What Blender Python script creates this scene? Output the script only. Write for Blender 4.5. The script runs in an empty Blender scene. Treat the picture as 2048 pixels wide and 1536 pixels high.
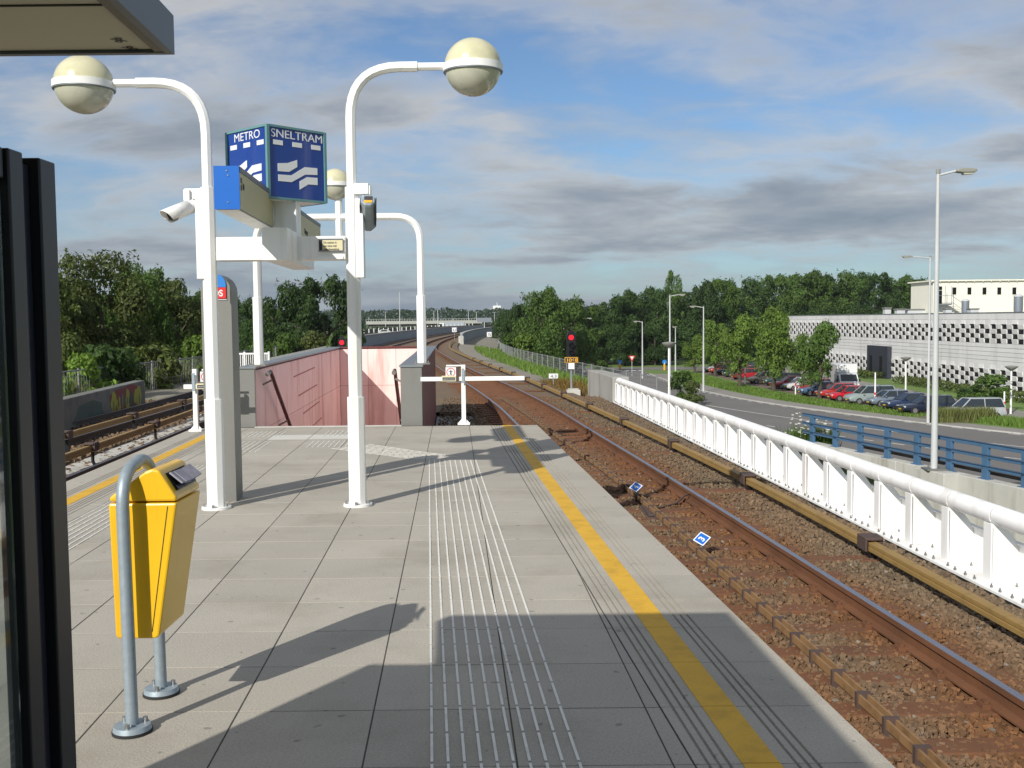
import bpy, bmesh, math, random
from mathutils import Vector, Matrix, noise
random.seed(7)
S = bpy.context.scene
COL = S.collection
# ---------------------------------------------------------------- camera
FP, EYE = 2100.0, 1.717                      # focal length in photograph pixels, eye height above the platform
TH, RO = math.radians(3.49), math.radians(0.6)
fw = Vector((0, math.cos(TH), -math.sin(TH))); u0 = Vector((0, math.sin(TH), math.cos(TH))); r0 = Vector((1, 0, 0))
up = u0*math.cos(RO) + r0*math.sin(RO); rt = r0*math.cos(RO) - u0*math.sin(RO)
CAM = Vector((0, 0, EYE))
cd = bpy.data.cameras.new('camera'); co = bpy.data.objects.new('camera', cd); COL.objects.link(co)
cd.sensor_fit = 'HORIZONTAL'; cd.sensor_width = 36; cd.lens = FP/2048*36; cd.clip_start = 0.05; cd.clip_end = 6000
m = Matrix.Identity(4)
for i in range(3):
    m[i][0] = rt[i]; m[i][1] = up[i]; m[i][2] = -fw[i]; m[i][3] = CAM[i]
co.matrix_world = m
S.camera = co
# survey helpers: a sight line through a pixel of the photograph, cut with a level (G) or a depth (P)
def ray(px, py): return fw*FP + rt*(px-1024) - up*(py-768)
def G(px, py, z=0.0):
    d = ray(px, py); return CAM + d*((z-EYE)/d.z)
def P(px, py, y):
    d = ray(px, py); return CAM + d*(y/d.y)
# ---------------------------------------------------------------- sky, sun, exposure
SUN_EL, SUN_AZ = math.radians(31.3), math.radians(30.5)
W = bpy.data.worlds.new('World'); S.world = W; W.use_nodes = True
nt = W.node_tree; N = nt.nodes; L = nt.links; N.clear()
out = N.new('ShaderNodeOutputWorld'); bg = N.new('ShaderNodeBackground'); L.new(bg.outputs[0], out.inputs[0])
sky = N.new('ShaderNodeTexSky'); sky.sky_type = 'NISHITA'; sky.sun_disc = False
sky.sun_elevation = SUN_EL; sky.sun_rotation = SUN_AZ + math.pi; sky.air_density = 1.0; sky.dust_density = 0.35; sky.ozone_density = 1.6
bg.inputs[1].default_value = 0.092
tc = N.new('ShaderNodeTexCoord'); sep = N.new('ShaderNodeSeparateXYZ'); L.new(tc.outputs['Generated'], sep.inputs[0])
def wm(op, a, b=None, c=None):
    n = N.new('ShaderNodeMath'); n.operation = op
    for i, v in enumerate((a, b, c)):
        if v is None: continue
        if isinstance(v, (int, float)): n.inputs[i].default_value = v
        else: L.new(v, n.inputs[i])
    return n.outputs[0]
zc = wm('ADD', wm('MAXIMUM', sep.outputs[2], 0.0), 0.20)
cx = wm('DIVIDE', sep.outputs[0], zc); cy = wm('DIVIDE', sep.outputs[1], zc)
cmb = N.new('ShaderNodeCombineXYZ'); L.new(cx, cmb.inputs[0]); L.new(cy, cmb.inputs[1])
def wnoise(scale, detail, rough, off, dist=0.0):
    mp = N.new('ShaderNodeMapping'); L.new(cmb.outputs[0], mp.inputs[0])
    mp.inputs['Location'].default_value = off; mp.inputs['Scale'].default_value = scale
    n = N.new('ShaderNodeTexNoise'); n.inputs['Scale'].default_value = 1.0; n.inputs['Detail'].default_value = detail
    n.inputs['Roughness'].default_value = rough; n.inputs['Distortion'].default_value = dist
    L.new(mp.outputs[0], n.inputs['Vector']); return n.outputs['Fac']
def wramp(f, stops):
    r = N.new('ShaderNodeValToRGB'); L.new(f, r.inputs[0]); e = r.color_ramp.elements
    while len(e) < len(stops): e.new(0.5)
    for k, (p, c) in zip(e, stops): k.position = p; k.color = (c, c, c, 1) if not isinstance(c, tuple) else (*c, 1)
    return r.outputs[0]
big = wnoise((0.80, 1.05, 1), 9, 0.53, (3.1, 7.4, 0), 0.3)
fine = wnoise((2.9, 3.8, 1), 8, 0.6, (1.7, 2.2, 0), 0.4)
dens = wm('ADD', wm('MULTIPLY', big, 0.74), wm('MULTIPLY', fine, 0.26))
cov = wramp(dens, [(0.40, 0.06), (0.47, 0.48), (0.54, 0.95)])
tone = wramp(wm('ADD', wm('MULTIPLY', dens, 0.75), wm('MULTIPLY', wnoise((1.5, 2.1, 1), 7, 0.58, (8.3, 1.1, 0), 0.3), 0.25)), [(0.40, (3.5, 3.85, 4.4)), (0.49, (5.5, 5.55, 5.6)), (0.57, (3.3, 3.6, 4.0)), (0.67, (1.9, 2.25, 2.8))])
mx = N.new('ShaderNodeMix'); mx.data_type = 'RGBA'
L.new(wm('MULTIPLY', cov, 0.96), mx.inputs['Factor']); tint = N.new('ShaderNodeVectorMath'); tint.operation = 'MULTIPLY'; tint.inputs[1].default_value = (0.66, 0.83, 1.02); L.new(sky.outputs[0], tint.inputs[0]); L.new(tint.outputs[0], mx.inputs['A']); L.new(tone, mx.inputs['B'])
# thin grey-blue veil towards the horizon, all the way round
veil = wm('POWER', wm('SUBTRACT', 1.0, wm('MINIMUM', wm('DIVIDE', wm('MAXIMUM', sep.outputs[2], 0.0), 0.20), 1.0)), 2.2)
mv = N.new('ShaderNodeMix'); mv.data_type = 'RGBA'; L.new(wm('MULTIPLY', veil, 0.60), mv.inputs['Factor']); L.new(mx.outputs['Result'], mv.inputs['A']); mv.inputs['B'].default_value = (1.85, 2.5, 3.4, 1)
L.new(mv.outputs['Result'], bg.inputs[0])
sd = bpy.data.lights.new('sun', 'SUN'); sd.energy = 4.4; sd.angle = math.radians(0.55); sd.color = (1.0, 0.955, 0.88)
so = bpy.data.objects.new('sun', sd); COL.objects.link(so)
ldir = Vector((math.sin(SUN_AZ)*math.cos(SUN_EL), math.cos(SUN_AZ)*math.cos(SUN_EL), -math.sin(SUN_EL)))
so.rotation_euler = ldir.to_track_quat('-Z', 'Y').to_euler(); so.location = (-20, -30, 30)
V = S.view_settings; V.view_transform = 'Standard'; V.look = 'None'; V.gamma = 1; V.exposure = 0.16; V.use_curve_mapping = False
# ---------------------------------------------------------------- materials
def lin(h):
    h = h.lstrip('#'); o = []
    for i in (0, 2, 4):
        c = int(h[i:i+2], 16)/255; o.append(c/12.92 if c <= 0.04045 else ((c+0.055)/1.055)**2.4)
    return tuple(o)
def mat(name, col, rough=0.6, metal=0.0, var=0.12, scale=3.0, bump=0.0, bscale=60.0, spec=0.5, dirt=None, dirtamt=0.35, dscale=1.5,
        streak=False, objvar=0.0, coat=0.0, vcol=False, fine=0.0, island=0.0, emit=None, trans=0.0, speck=0.0):
    """principled surface with noise in its colour, optional dirt, run-down streaks, per-object tone and fine relief"""
    if isinstance(col, str): col = lin(col)
    M = bpy.data.materials.new(name); M.use_nodes = True; t = M.node_tree; n = t.nodes; l = t.links
    b = n['Principled BSDF']; b.inputs['Roughness'].default_value = rough; b.inputs['Metallic'].default_value = metal
    b.inputs['Specular IOR Level'].default_value = spec; b.inputs['Coat Weight'].default_value = coat
    g = n.new('ShaderNodeNewGeometry')
    def nz(sc, det=4, ro=0.55, stretch=None):
        x = n.new('ShaderNodeTexNoise'); x.inputs['Scale'].default_value = sc; x.inputs['Detail'].default_value = det; x.inputs['Roughness'].default_value = ro
        if stretch:
            mp = n.new('ShaderNodeMapping'); mp.inputs['Scale'].default_value = stretch; l.new(g.outputs['Position'], mp.inputs[0]); l.new(mp.outputs[0], x.inputs['Vector'])
        else: l.new(g.outputs['Position'], x.inputs['Vector'])
        return x.outputs['Fac']
    def mth(op, a, bb):
        x = n.new('ShaderNodeMath'); x.operation = op
        for i, v in enumerate((a, bb)):
            if isinstance(v, (int, float)): x.inputs[i].default_value = v
            else: l.new(v, x.inputs[i])
        return x.outputs[0]
    if vcol:
        a = n.new('ShaderNodeVertexColor'); a.layer_name = 'col'; base = a.outputs[0]
    else:
        a = n.new('ShaderNodeRGB'); a.outputs[0].default_value = (*col, 1); base = a.outputs[0]
    f = mth('ADD', mth('MULTIPLY', nz(scale), 2*var), 1.0-var)
    if fine: f = mth('MULTIPLY', f, mth('ADD', mth('MULTIPLY', nz(95, 2, 0.75), 2*fine), 1.0-fine))
    if objvar:
        oi = n.new('ShaderNodeObjectInfo'); f = mth('MULTIPLY', f, mth('ADD', mth('MULTIPLY', oi.outputs['Random'], 2*objvar), 1.0-objvar))
    if island:
        f = mth('MULTIPLY', f, mth('ADD', mth('MULTIPLY', g.outputs['Random Per Island'], 2*island), 1.0-island))
    sc = n.new('ShaderNodeVectorMath'); sc.operation = 'SCALE'; l.new(base, sc.inputs[0]); l.new(f, sc.inputs['Scale']); c = sc.outputs[0]
    if dirt is not None:
        if isinstance(dirt, str): dirt = lin(dirt)
        r = n.new('ShaderNodeMapRange'); r.inputs[1].default_value = 0.5; r.inputs[2].default_value = 0.72; r.inputs[4].default_value = dirtamt
        l.new(nz(dscale, 6, 0.65, (1, 1, 0.12) if streak else None), r.inputs[0])
        mxx = n.new('ShaderNodeMix'); mxx.data_type = 'RGBA'; l.new(r.outputs[0], mxx.inputs['Factor']); l.new(c, mxx.inputs['A']); mxx.inputs['B'].default_value = (*dirt, 1); c = mxx.outputs['Result']
    if speck:
        r = n.new('ShaderNodeMapRange'); r.inputs[1].default_value = 0.74; r.inputs[2].default_value = 0.765; r.inputs[4].default_value = speck
        l.new(nz(15.0, 1, 0.3), r.inputs[0])
        mxx = n.new('ShaderNodeMix'); mxx.data_type = 'RGBA'; l.new(r.outputs[0], mxx.inputs['Factor']); l.new(c, mxx.inputs['A']); mxx.inputs['B'].default_value = (0.05, 0.048, 0.045, 1); c = mxx.outputs['Result']
    l.new(c, b.inputs['Base Color'])
    if bump:
        bp = n.new('ShaderNodeBump'); bp.inputs['Strength'].default_value = bump; bp.inputs['Distance'].default_value = 0.01; l.new(nz(bscale, 3, 0.6), bp.inputs['Height']); l.new(bp.outputs[0], b.inputs['Normal'])
    if emit:
        b.inputs['Emission Color'].default_value = (*emit[0], 1); b.inputs['Emission Strength'].default_value = emit[1]
    if trans: b.inputs['Transmission Weight'].default_value = trans
    return M
def leafmat(name, col, tr=0.35, island=0.35, objvar=0.18):
    M = mat(name, col, rough=0.62, var=0.22, scale=0.35, island=island, objvar=objvar, spec=0.25)
    t = M.node_tree; n = t.nodes; l = t.links; b = n['Principled BSDF']; o = n['Material Output']
    tb = n.new('ShaderNodeBsdfTranslucent'); src = b.inputs['Base Color'].links[0].from_socket
    br = n.new('ShaderNodeVectorMath'); br.operation = 'MULTIPLY'; br.inputs[1].default_value = (1.25, 1.35, 0.6); l.new(src, br.inputs[0]); l.new(br.outputs[0], tb.inputs[0])
    ms = n.new('ShaderNodeMixShader'); ms.inputs[0].default_value = tr; l.new(b.outputs[0], ms.inputs[1]); l.new(tb.outputs[0], ms.inputs[2]); l.new(ms.outputs[0], o.inputs[0])
    return M
K = {}
K['white'] = mat('white_paint', (0.84, 0.84, 0.82), 0.38, var=0.05, scale=2, dirt='#a39a80', dirtamt=0.38, dscale=3.5, streak=True)
K['whitebridge'] = mat('white_bridge_paint', (0.87, 0.87, 0.86), 0.45, var=0.04, scale=2, dirt='#a89c86', dirtamt=0.35, dscale=2.6, streak=True)
K['slab'] = mat('concrete_slab', (0.39, 0.36, 0.305), 0.85, var=0.12, scale=1.3, bump=0.3, bscale=110, objvar=0.055, fine=0.42, dirt='#78705f', dirtamt=0.42, dscale=0.9, speck=0.4)
K['slabwhite'] = mat('pale_slab', (0.56, 0.55, 0.50), 0.8, var=0.1, fine=0.12, bump=0.2)
K['joint'] = mat('joint_dirt', (0.07, 0.064, 0.055), 0.95, var=0.3, scale=8)
K['yellow'] = mat('yellow_line_paint', (0.66, 0.38, 0.026), 0.7, var=0.16, scale=4, fine=0.15, bump=0.15, dirt='#8a6a20', dirtamt=0.4, dscale=5)
K['rib'] = mat('white_tactile_rib', (0.74, 0.73, 0.68), 0.7, var=0.15, scale=6, dirt='#9c968a', dirtamt=0.5, dscale=6)
K['concrete'] = mat('weathered_concrete', (0.33, 0.325, 0.30), 0.9, var=0.2, scale=1.2, bump=0.3, bscale=40, dirt='#4a473c', dirtamt=0.5, dscale=1.6, streak=True, fine=0.1)
K['palecon'] = mat('pale_wall_concrete', (0.47, 0.465, 0.43), 0.9, var=0.14, scale=1.1, bump=0.3, bscale=40, dirt='#6f6a58', dirtamt=0.55, dscale=2.4, streak=True, fine=0.08)
K['ballast'] = mat('ballast', None or (0.1, 0.1, 0.1), 0.95, var=0.35, scale=14, bump=0.9, bscale=22, vcol=True, fine=0.25)
K['stone'] = mat('ballast_stone', (0.1, 0.1, 0.1), 0.95, var=0.15, scale=10, vcol=True, island=0.24)
K['rust'] = mat('rusty_rail', (0.15, 0.062, 0.026), 0.85, var=0.3, scale=6, bump=0.3, bscale=50, dirt='#2a1710', dirtamt=0.5)
K['railtop'] = mat('polished_rail_head', (0.30, 0.30, 0.34), 0.33, metal=0.85, var=0.1)
K['steelrail'] = mat('dark_rail', (0.06, 0.05, 0.045), 0.6, var=0.25, scale=5)
K['ochre'] = mat('ochre_cover', (0.29, 0.185, 0.060), 0.62, var=0.2, scale=2.5, dirt='#5d4526', dirtamt=0.55, dscale=5, bump=0.15, fine=0.08)
K['ductwood'] = mat('duct_timber', (0.26, 0.15, 0.065), 0.75, var=0.25, scale=5, dirt='#4a3020', dirtamt=0.5, dscale=6)
K['brown'] = mat('brown_bracket', (0.075, 0.048, 0.04), 0.75, var=0.25, scale=9)
K['black'] = mat('black_metal', (0.010, 0.010, 0.013), 0.38, var=0.2, spec=0.4)
K['blackmatt'] = mat('black_rubber', (0.02, 0.02, 0.022), 0.8, var=0.2)
K['navy'] = mat('navy_metal', (0.012, 0.014, 0.028), 0.4, var=0.15)
K['galv'] = mat('galvanised_steel', (0.30, 0.36, 0.40), 0.5, metal=0.35, var=0.22, scale=35, bump=0.08)
K['steel'] = mat('brushed_steel', (0.22, 0.22, 0.205), 0.45, metal=0.4, var=0.08, scale=3, dirt='#6c6a62', dirtamt=0.3, streak=True, dscale=3)
K['bolt'] = mat('steel_bolt', (0.35, 0.35, 0.34), 0.35, metal=0.8)
K['binyellow'] = mat('yellow_bin_paint', (0.80, 0.47, 0.014), 0.34, var=0.07, scale=4, coat=0.25, dirt='#a06b10', dirtamt=0.3, dscale=4, streak=True)
K['bindark'] = mat('bin_opening', (0.012, 0.012, 0.012), 0.9)
K['paper'] = mat('newspaper', (0.30, 0.29, 0.34), 0.85, var=0.35, scale=30)
K['cream'] = mat('cream_dome', (0.60, 0.57, 0.38), 0.22, var=0.06, scale=5, coat=0.3, dirt='#8c8a5c', dirtamt=0.3, dscale=4)
K['diffuser'] = mat('grey_diffuser', (0.50, 0.495, 0.40), 0.2, var=0.2, scale=5, coat=0.5)
K['signblue'] = mat('sign_blue_face', (0.006, 0.042, 0.25), 0.26, var=0.05, coat=0.3)
K['blueend'] = mat('blue_end_cap', (0.012, 0.13, 0.52), 0.3, var=0.05, coat=0.2)
K['signwhite'] = mat('sign_white', (0.72, 0.73, 0.74), 0.35, var=0.05)
K['teal'] = mat('teal_edge_trim', (0.12, 0.26, 0.27), 0.4, var=0.1)
K['signcream'] = mat('cream_sign_face', (0.46, 0.41, 0.21), 0.45, var=0.08, scale=2)
K['signpale'] = mat('pale_sign_face', (0.62, 0.57, 0.36), 0.5, var=0.06)
K['ink'] = mat('dark_print', (0.03, 0.03, 0.035), 0.6)
K['red'] = mat('red_sign', (0.62, 0.02, 0.02), 0.4, var=0.05)
K['skyblue'] = mat('light_blue_panel', (0.03, 0.20, 0.58), 0.35, var=0.05)
K['pink'] = mat('pink_wall', (0.88, 0.66, 0.62), 0.8, var=0.12, scale=0.9, dirt='#b5705f', dirtamt=0.75, dscale=2.2, streak=True, bump=0.15, fine=0.06, objvar=0.05)
K['pinkrib'] = mat('pink_joint', (0.46, 0.21, 0.185), 0.85, var=0.2)
K['darkred'] = mat('dark_red_cladding', (0.17, 0.032, 0.028), 0.6, var=0.2, scale=1.4, dirt='#3a1210', dirtamt=0.4, streak=True)
K['handrail'] = mat('dark_red_handrail', (0.075, 0.018, 0.016), 0.5, var=0.15)
K['capsteel'] = mat('grey_coping', (0.20, 0.225, 0.24), 0.5, metal=0.3, var=0.15)
K['soffit'] = mat('canopy_soffit', (0.76, 0.71, 0.53), 0.7, var=0.08, scale=1.5, dirt='#6b6248', dirtamt=0.3, dscale=1.2)
K['fascia'] = mat('canopy_fascia', (0.11, 0.125, 0.15), 0.45, var=0.1)
K['glass'] = mat('tinted_glass', (0.55, 0.62, 0.60), 0.03, var=0.0, trans=0.95)
K['asphalt'] = mat('asphalt', (0.15, 0.142, 0.135), 0.92, var=0.16, scale=0.25, bump=0.2, bscale=60, dirt='#5c574f', dirtamt=0.25, dscale=0.12, fine=0.12)
K['pave'] = mat('grey_paving', (0.24, 0.225, 0.205), 0.9, var=0.15, scale=0.6, bump=0.2)
K['brick'] = mat('parking_paving', (0.15, 0.11, 0.085), 0.92, var=0.2, scale=0.8, bump=0.2)
K['linepaint'] = mat('road_paint', (0.62, 0.62, 0.59), 0.8, var=0.25, scale=3)
K['grass'] = mat('grass_ground', (0.115, 0.185, 0.036), 0.95, var=0.35, scale=0.35, bump=0.5, bscale=6, dirt='#5d7030', dirtamt=0.5, dscale=0.15, fine=0.2)
K['gravel'] = mat('gravel_verge', (0.26, 0.235, 0.19), 0.95, var=0.35, scale=2.5, bump=0.6, bscale=18, dirt='#54602a', dirtamt=0.75, dscale=0.28, fine=0.25)
K['bark'] = mat('bark', (0.07, 0.055, 0.04), 0.95, var=0.3, scale=5, bump=0.6, bscale=12)
K['fac'] = mat('facade_precast', (0.66, 0.655, 0.65), 0.85, var=0.09, scale=0.5, dirt='#77757a', dirtamt=0.25, dscale=0.7, streak=True, objvar=0.05)
K['facgap'] = mat('facade_joint', (0.16, 0.158, 0.16), 0.9)
K['facglass'] = mat('dark_window', (0.010, 0.010, 0.011), 0.45, var=0.1, spec=0.15)
K['charcoal'] = mat('charcoal_entrance', (0.028, 0.032, 0.045), 0.5, var=0.15)
K['creamwall'] = mat('cream_wall', (0.78, 0.76, 0.64), 0.75, var=0.06, scale=0.6, dirt='#b5ab84', dirtamt=0.2, streak=True, dscale=0.8)
K['greymetal'] = mat('grey_metal', (0.22, 0.25, 0.28), 0.5, metal=0.3, var=0.15)
K['lampgrey'] = mat('pale_lamp_post', (0.50, 0.515, 0.52), 0.45, var=0.1, scale=1.2)
K['lamphead'] = mat('lamp_head', (0.26, 0.26, 0.23), 0.4, var=0.12)
K['railblue'] = mat('blue_railing_paint', (0.062, 0.14, 0.25), 0.5, var=0.15, scale=3, dirt='#3d4d63', dirtamt=0.3, dscale=2)
K['railbluetop'] = mat('dark_blue_rail', (0.022, 0.055, 0.11), 0.45, var=0.1)
K['viaduct'] = mat('viaduct_side', (0.30, 0.335, 0.36), 0.7, var=0.12, scale=0.15)
K['darkcon'] = mat('dark_guardrail', (0.075, 0.07, 0.068), 0.8, var=0.2)
K['farcon'] = mat('far_bridge_concrete', (0.36, 0.36, 0.34), 0.9, var=0.15, scale=0.1)
K['fence'] = mat('fence_steel', (0.25, 0.26, 0.26), 0.55, metal=0.3, var=0.15)
K['tyre'] = mat('tyre_rubber', (0.016, 0.016, 0.017), 0.85)
K['rim'] = mat('wheel_rim', (0.36, 0.36, 0.37), 0.35, metal=0.6)
K['carglass'] = mat('car_window', (0.025, 0.032, 0.036), 0.06, spec=0.8)
K['headlight'] = mat('headlight_lens', (0.55, 0.57, 0.58), 0.1, coat=0.5)
K['taillight'] = mat('tail_light', (0.35, 0.01, 0.01), 0.2)
K['plate'] = mat('yellow_number_plate', (0.65, 0.42, 0.03), 0.5)
K['signal_red'] = mat('lit_red_signal', (0.5, 0.0, 0.01), 0.4, emit=((1.0, 0.01, 0.02), 1.3))
K['signal_dark'] = mat('unlit_lens', (0.01, 0.012, 0.012), 0.2)
K['amber'] = mat('amber_print', (0.70, 0.36, 0.02), 0.5)
K['leaf_a'] = leafmat('leaf_mid_green', (0.078, 0.138, 0.027))
K['leaf_b'] = leafmat('leaf_dark_green', (0.044, 0.085, 0.021))
K['leaf_c'] = leafmat('leaf_bright_green', (0.135, 0.215, 0.036))
K['leaf_d'] = leafmat('leaf_olive', (0.098, 0.128, 0.034))
K['leaf_far'] = leafmat('leaf_far_wood', (0.036, 0.062, 0.036), objvar=0.0)  # bluish tint puts distance haze into the leaf colour
K['reed'] = leafmat('dry_grass_blades', (0.15, 0.165, 0.055), island=0.45)
K['blade'] = leafmat('grass_blades', (0.13, 0.21, 0.040), island=0.35)
K['rustweed'] = leafmat('rusty_weeds', (0.17, 0.105, 0.03), island=0.4)
K['flower'] = mat('white_flower', (0.6, 0.6, 0.52), 0.8)
# ---------------------------------------------------------------- mesh builder
class MB:
    def __init__(s): s.v = []; s.f = []; s.c = None
    def add(s, vs, fs):
        o = len(s.v); s.v += [tuple(x) for x in vs]; s.f += [tuple(i+o for i in f) for f in fs]; return s
    def box(s, x0, x1, y0, y1, z0, z1):
        return s.add([(x0,y0,z0),(x1,y0,z0),(x1,y1,z0),(x0,y1,z0),(x0,y0,z1),(x1,y0,z1),(x1,y1,z1),(x0,y1,z1)], BOXF)
    def obox(s, c, ax, ay, az):
        c = Vector(c); ax = Vector(ax); ay = Vector(ay); az = Vector(az)
        return s.add([c+ax*i+ay*j+az*k for k in (-1,1) for (i,j) in ((-1,-1),(1,-1),(1,1),(-1,1))], BOXF)
    def beam(s, a, b, w, h, upv=(0,0,1)):
        a = Vector(a); b = Vector(b); d = (b-a); u_ = Vector(upv); sd_ = d.cross(u_).normalized(); u2 = sd_.cross(d).normalized()
        return s.obox((a+b)/2, d/2, sd_*(w/2), u2*(h/2))
    def cyl(s, a, b, r1, r2=None, n=10, caps=True):
        return s.tube([a, b], [r1, r1 if r2 is None else r2], n, caps)
    def tube(s, pts, rad, n=8, caps=True, ph=None, asp=1.0):
        pts = [Vector(p) for p in pts]
        if not isinstance(rad, (list, tuple)): rad = [rad]*len(pts)
        d0 = (pts[1]-pts[0]).normalized(); ref = Vector((0,0,1)) if abs(d0.z) < 0.9 else Vector((1,0,0))
        x = d0.cross(ref).normalized(); rings = []; ph = math.pi/n if ph is None else ph
        for i, p in enumerate(pts):
            a = pts[max(i-1,0)]; b = pts[min(i+1,len(pts)-1)]; d = (b-a).normalized()
            x = (x - d*x.dot(d)).normalized(); y = d.cross(x)
            rings.append([p + (x*math.cos(ph+2*math.pi*k/n) + y*math.sin(ph+2*math.pi*k/n)*asp)*rad[i] for k in range(n)])
        vs = [q for rg in rings for q in rg]; fs = []
        for i in range(len(pts)-1):
            for k in range(n): fs.append((i*n+k, i*n+(k+1)%n, (i+1)*n+(k+1)%n, (i+1)*n+k))
        if caps: fs.append(tuple(range(n-1,-1,-1))); fs.append(tuple((len(pts)-1)*n+k for k in range(n)))
        return s.add(vs, fs)
    def prism(s, poly, o, ax, ay, az):
        """polygon given in the (ax, ay) plane at o, extruded by az"""
        o = Vector(o); ax = Vector(ax); ay = Vector(ay); az = Vector(az); n = len(poly)
        a = [o+ax*p[0]+ay*p[1] for p in poly]; b = [q+az for q in a]
        return s.add(a+b, [tuple(range(n-1,-1,-1)), tuple(range(n,2*n))]+[(i,(i+1)%n,n+(i+1)%n,n+i) for i in range(n)])
    def lathe(s, prof, c, n=20, capb=True, capt=True):
        c = Vector(c); vs = []; fs = []
        for (r, z) in prof:
            for k in range(n): vs.append(c+Vector((r*math.cos(2*math.pi*k/n), r*math.sin(2*math.pi*k/n), z)))
        for i in range(len(prof)-1):
            for k in range(n): fs.append((i*n+k, i*n+(k+1)%n, (i+1)*n+(k+1)%n, (i+1)*n+k))
        if capb: fs.append(tuple(range(n-1,-1,-1)))
        if capt: fs.append(tuple((len(prof)-1)*n+k for k in range(n)))
        return s.add(vs, fs)
    def sweep(s, prof, path, closed=True, caps=True):
        """(x to the right, z up) profile swept along a path"""
        path = [Vector(p) for p in path]; n = len(prof); vs = []; fs = []
        for i, p in enumerate(path):
            d = path[min(i+1,len(path)-1)]-path[max(i-1,0)]; d.z = 0; d.normalize(); rg = Vector((d.y, -d.x, 0))
            for (a, b) in prof: vs.append(p + rg*a + Vector((0,0,b)))
        for i in range(len(path)-1):
            for k in range(n if closed else n-1): fs.append((i*n+k, i*n+(k+1)%n, (i+1)*n+(k+1)%n, (i+1)*n+k))
        if caps and closed: fs.append(tuple(range(n))); fs.append(tuple((len(path)-1)*n+k for k in range(n-1,-1,-1)))
        return s.add(vs, fs)
BOXF = [(0,3,2,1),(4,5,6,7),(0,1,5,4),(1,2,6,5),(2,3,7,6),(3,0,4,7)]
def mesh(name, mb, smooth=None, fixn=True):
    me = bpy.data.meshes.new(name); me.from_pydata(mb.v, [], mb.f)
    if fixn:
        bm = bmesh.new(); bm.from_mesh(me); bmesh.ops.recalc_face_normals(bm, faces=bm.faces); bm.to_mesh(me); bm.free()
    if smooth:
        for p in me.polygons: p.use_smooth = True
        me.set_sharp_from_angle(angle=math.radians(smooth))
    if mb.c:
        a = me.color_attributes.new('col', 'FLOAT_COLOR', 'POINT')
        a.data.foreach_set('color', [x for c in mb.c for x in (*c, 1.0)])
    return me
def thing(name, label, cat, loc=(0,0,0), group=None, rz=0.0):
    o = bpy.data.objects.new(name, None); COL.objects.link(o); o.location = loc; o.rotation_euler = (0,0,rz); o.empty_display_size = 0.2
    o['label'] = label; o['category'] = cat
    if group: o['group'] = group
    return o
def part(name, mb, mt, parent=None, smooth=None, bevel=0.0, world=True, label=None, kind=None, me=None, fixn=True):
    """one mesh object under its thing; a world-built mesh is moved into the parent's own space"""
    if me is None:
        if parent is not None and world:
            off = Vector((0,0,0)); q = parent
            while q is not None: off += q.location; q = q.parent
            mb.v = [(x-off.x, y-off.y, z-off.z) for (x,y,z) in mb.v]
        me = mesh(name, mb, smooth, fixn)
    o = bpy.data.objects.new(name, me); COL.objects.link(o)
    if not me.materials: me.materials.append(mt if not isinstance(mt, str) else K[mt])
    if parent is not None: o.parent = parent
    if bevel:
        b = o.modifiers.new('bevel', 'BEVEL'); b.width = bevel; b.segments = 2; b.limit_method = 'ANGLE'; b.angle_limit = math.radians(35)
    if label: o['label'] = label
    if kind: o['kind'] = kind
    return o
def struct(name, mb, mt, smooth=None, **k):
    o = part(name, mb, mt, None, smooth, **k); o['kind'] = 'structure'; return o
def solo(name, mb, mt, label, cat, group=None, **k):
    o = part(name, mb, mt, None, **k); o['label'] = label; o['category'] = cat
    if group: o['group'] = group
    return o
def copy_tree(o, loc=None, rz=None, parent=None, label=None, group=None, scale=None):
    c = o.copy(); COL.objects.link(c); c.parent = parent
    if loc is not None: c.location = loc
    if rz is not None: c.rotation_euler = (0,0,rz)
    if scale is not None: c.scale = scale
    if label: c['label'] = label
    if group: c['group'] = group
    for ch in [x for x in o.children]: copy_tree(ch, parent=c)
    return c
def text_mb(txt, o, ax, ay, size, extrude=0.001, align='LEFT', width=None, bold=0.0):
    """lettering laid on the plane through o spanned by ax (reading direction) and ay (up)"""
    cu = bpy.data.curves.new('t', 'FONT'); cu.body = txt; cu.size = size; cu.extrude = extrude; cu.align_x = align; cu.offset = bold
    ob = bpy.data.objects.new('t', cu); COL.objects.link(ob); bpy.context.view_layer.update()
    me = bpy.data.meshes.new_from_object(ob.evaluated_get(bpy.context.evaluated_depsgraph_get()))
    o = Vector(o); ax = Vector(ax).normalized(); ay = Vector(ay).normalized(); an = ax.cross(ay)
    xs = [v.co.x for v in me.vertices]; sx = 1.0
    if width and xs and max(xs) > min(xs): sx = width/(max(xs)-min(xs))
    mb = MB(); mb.add([o+ax*v.co.x*sx+ay*v.co.y+an*(v.co.z+extrude) for v in me.vertices], [tuple(p.vertices) for p in me.polygons])
    bpy.data.objects.remove(ob); bpy.data.curves.remove(cu); bpy.data.meshes.remove(me)
    return mb
def crv(nodes, step):
    """smooth curve X(Y) through (x, y) nodes, returned as points every `step` metres of y"""
    def X(y):
        i = 0
        while i < len(nodes)-2 and y > nodes[i+1][1]: i += 1
        p0 = nodes[max(i-1,0)]; p1 = nodes[i]; p2 = nodes[i+1]; p3 = nodes[min(i+2,len(nodes)-1)]
        h = p2[1]-p1[1]; t = (y-p1[1])/h
        m1 = (p2[0]-p0[0])/(p2[1]-p0[1])*h; m2 = (p3[0]-p1[0])/(p3[1]-p1[1])*h
        return (2*t**3-3*t*t+1)*p1[0]+(t**3-2*t*t+t)*m1+(-2*t**3+3*t*t)*p2[0]+(t**3-t*t)*m2
    return X
def lerp(a, b, t): return a+(b-a)*t
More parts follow.
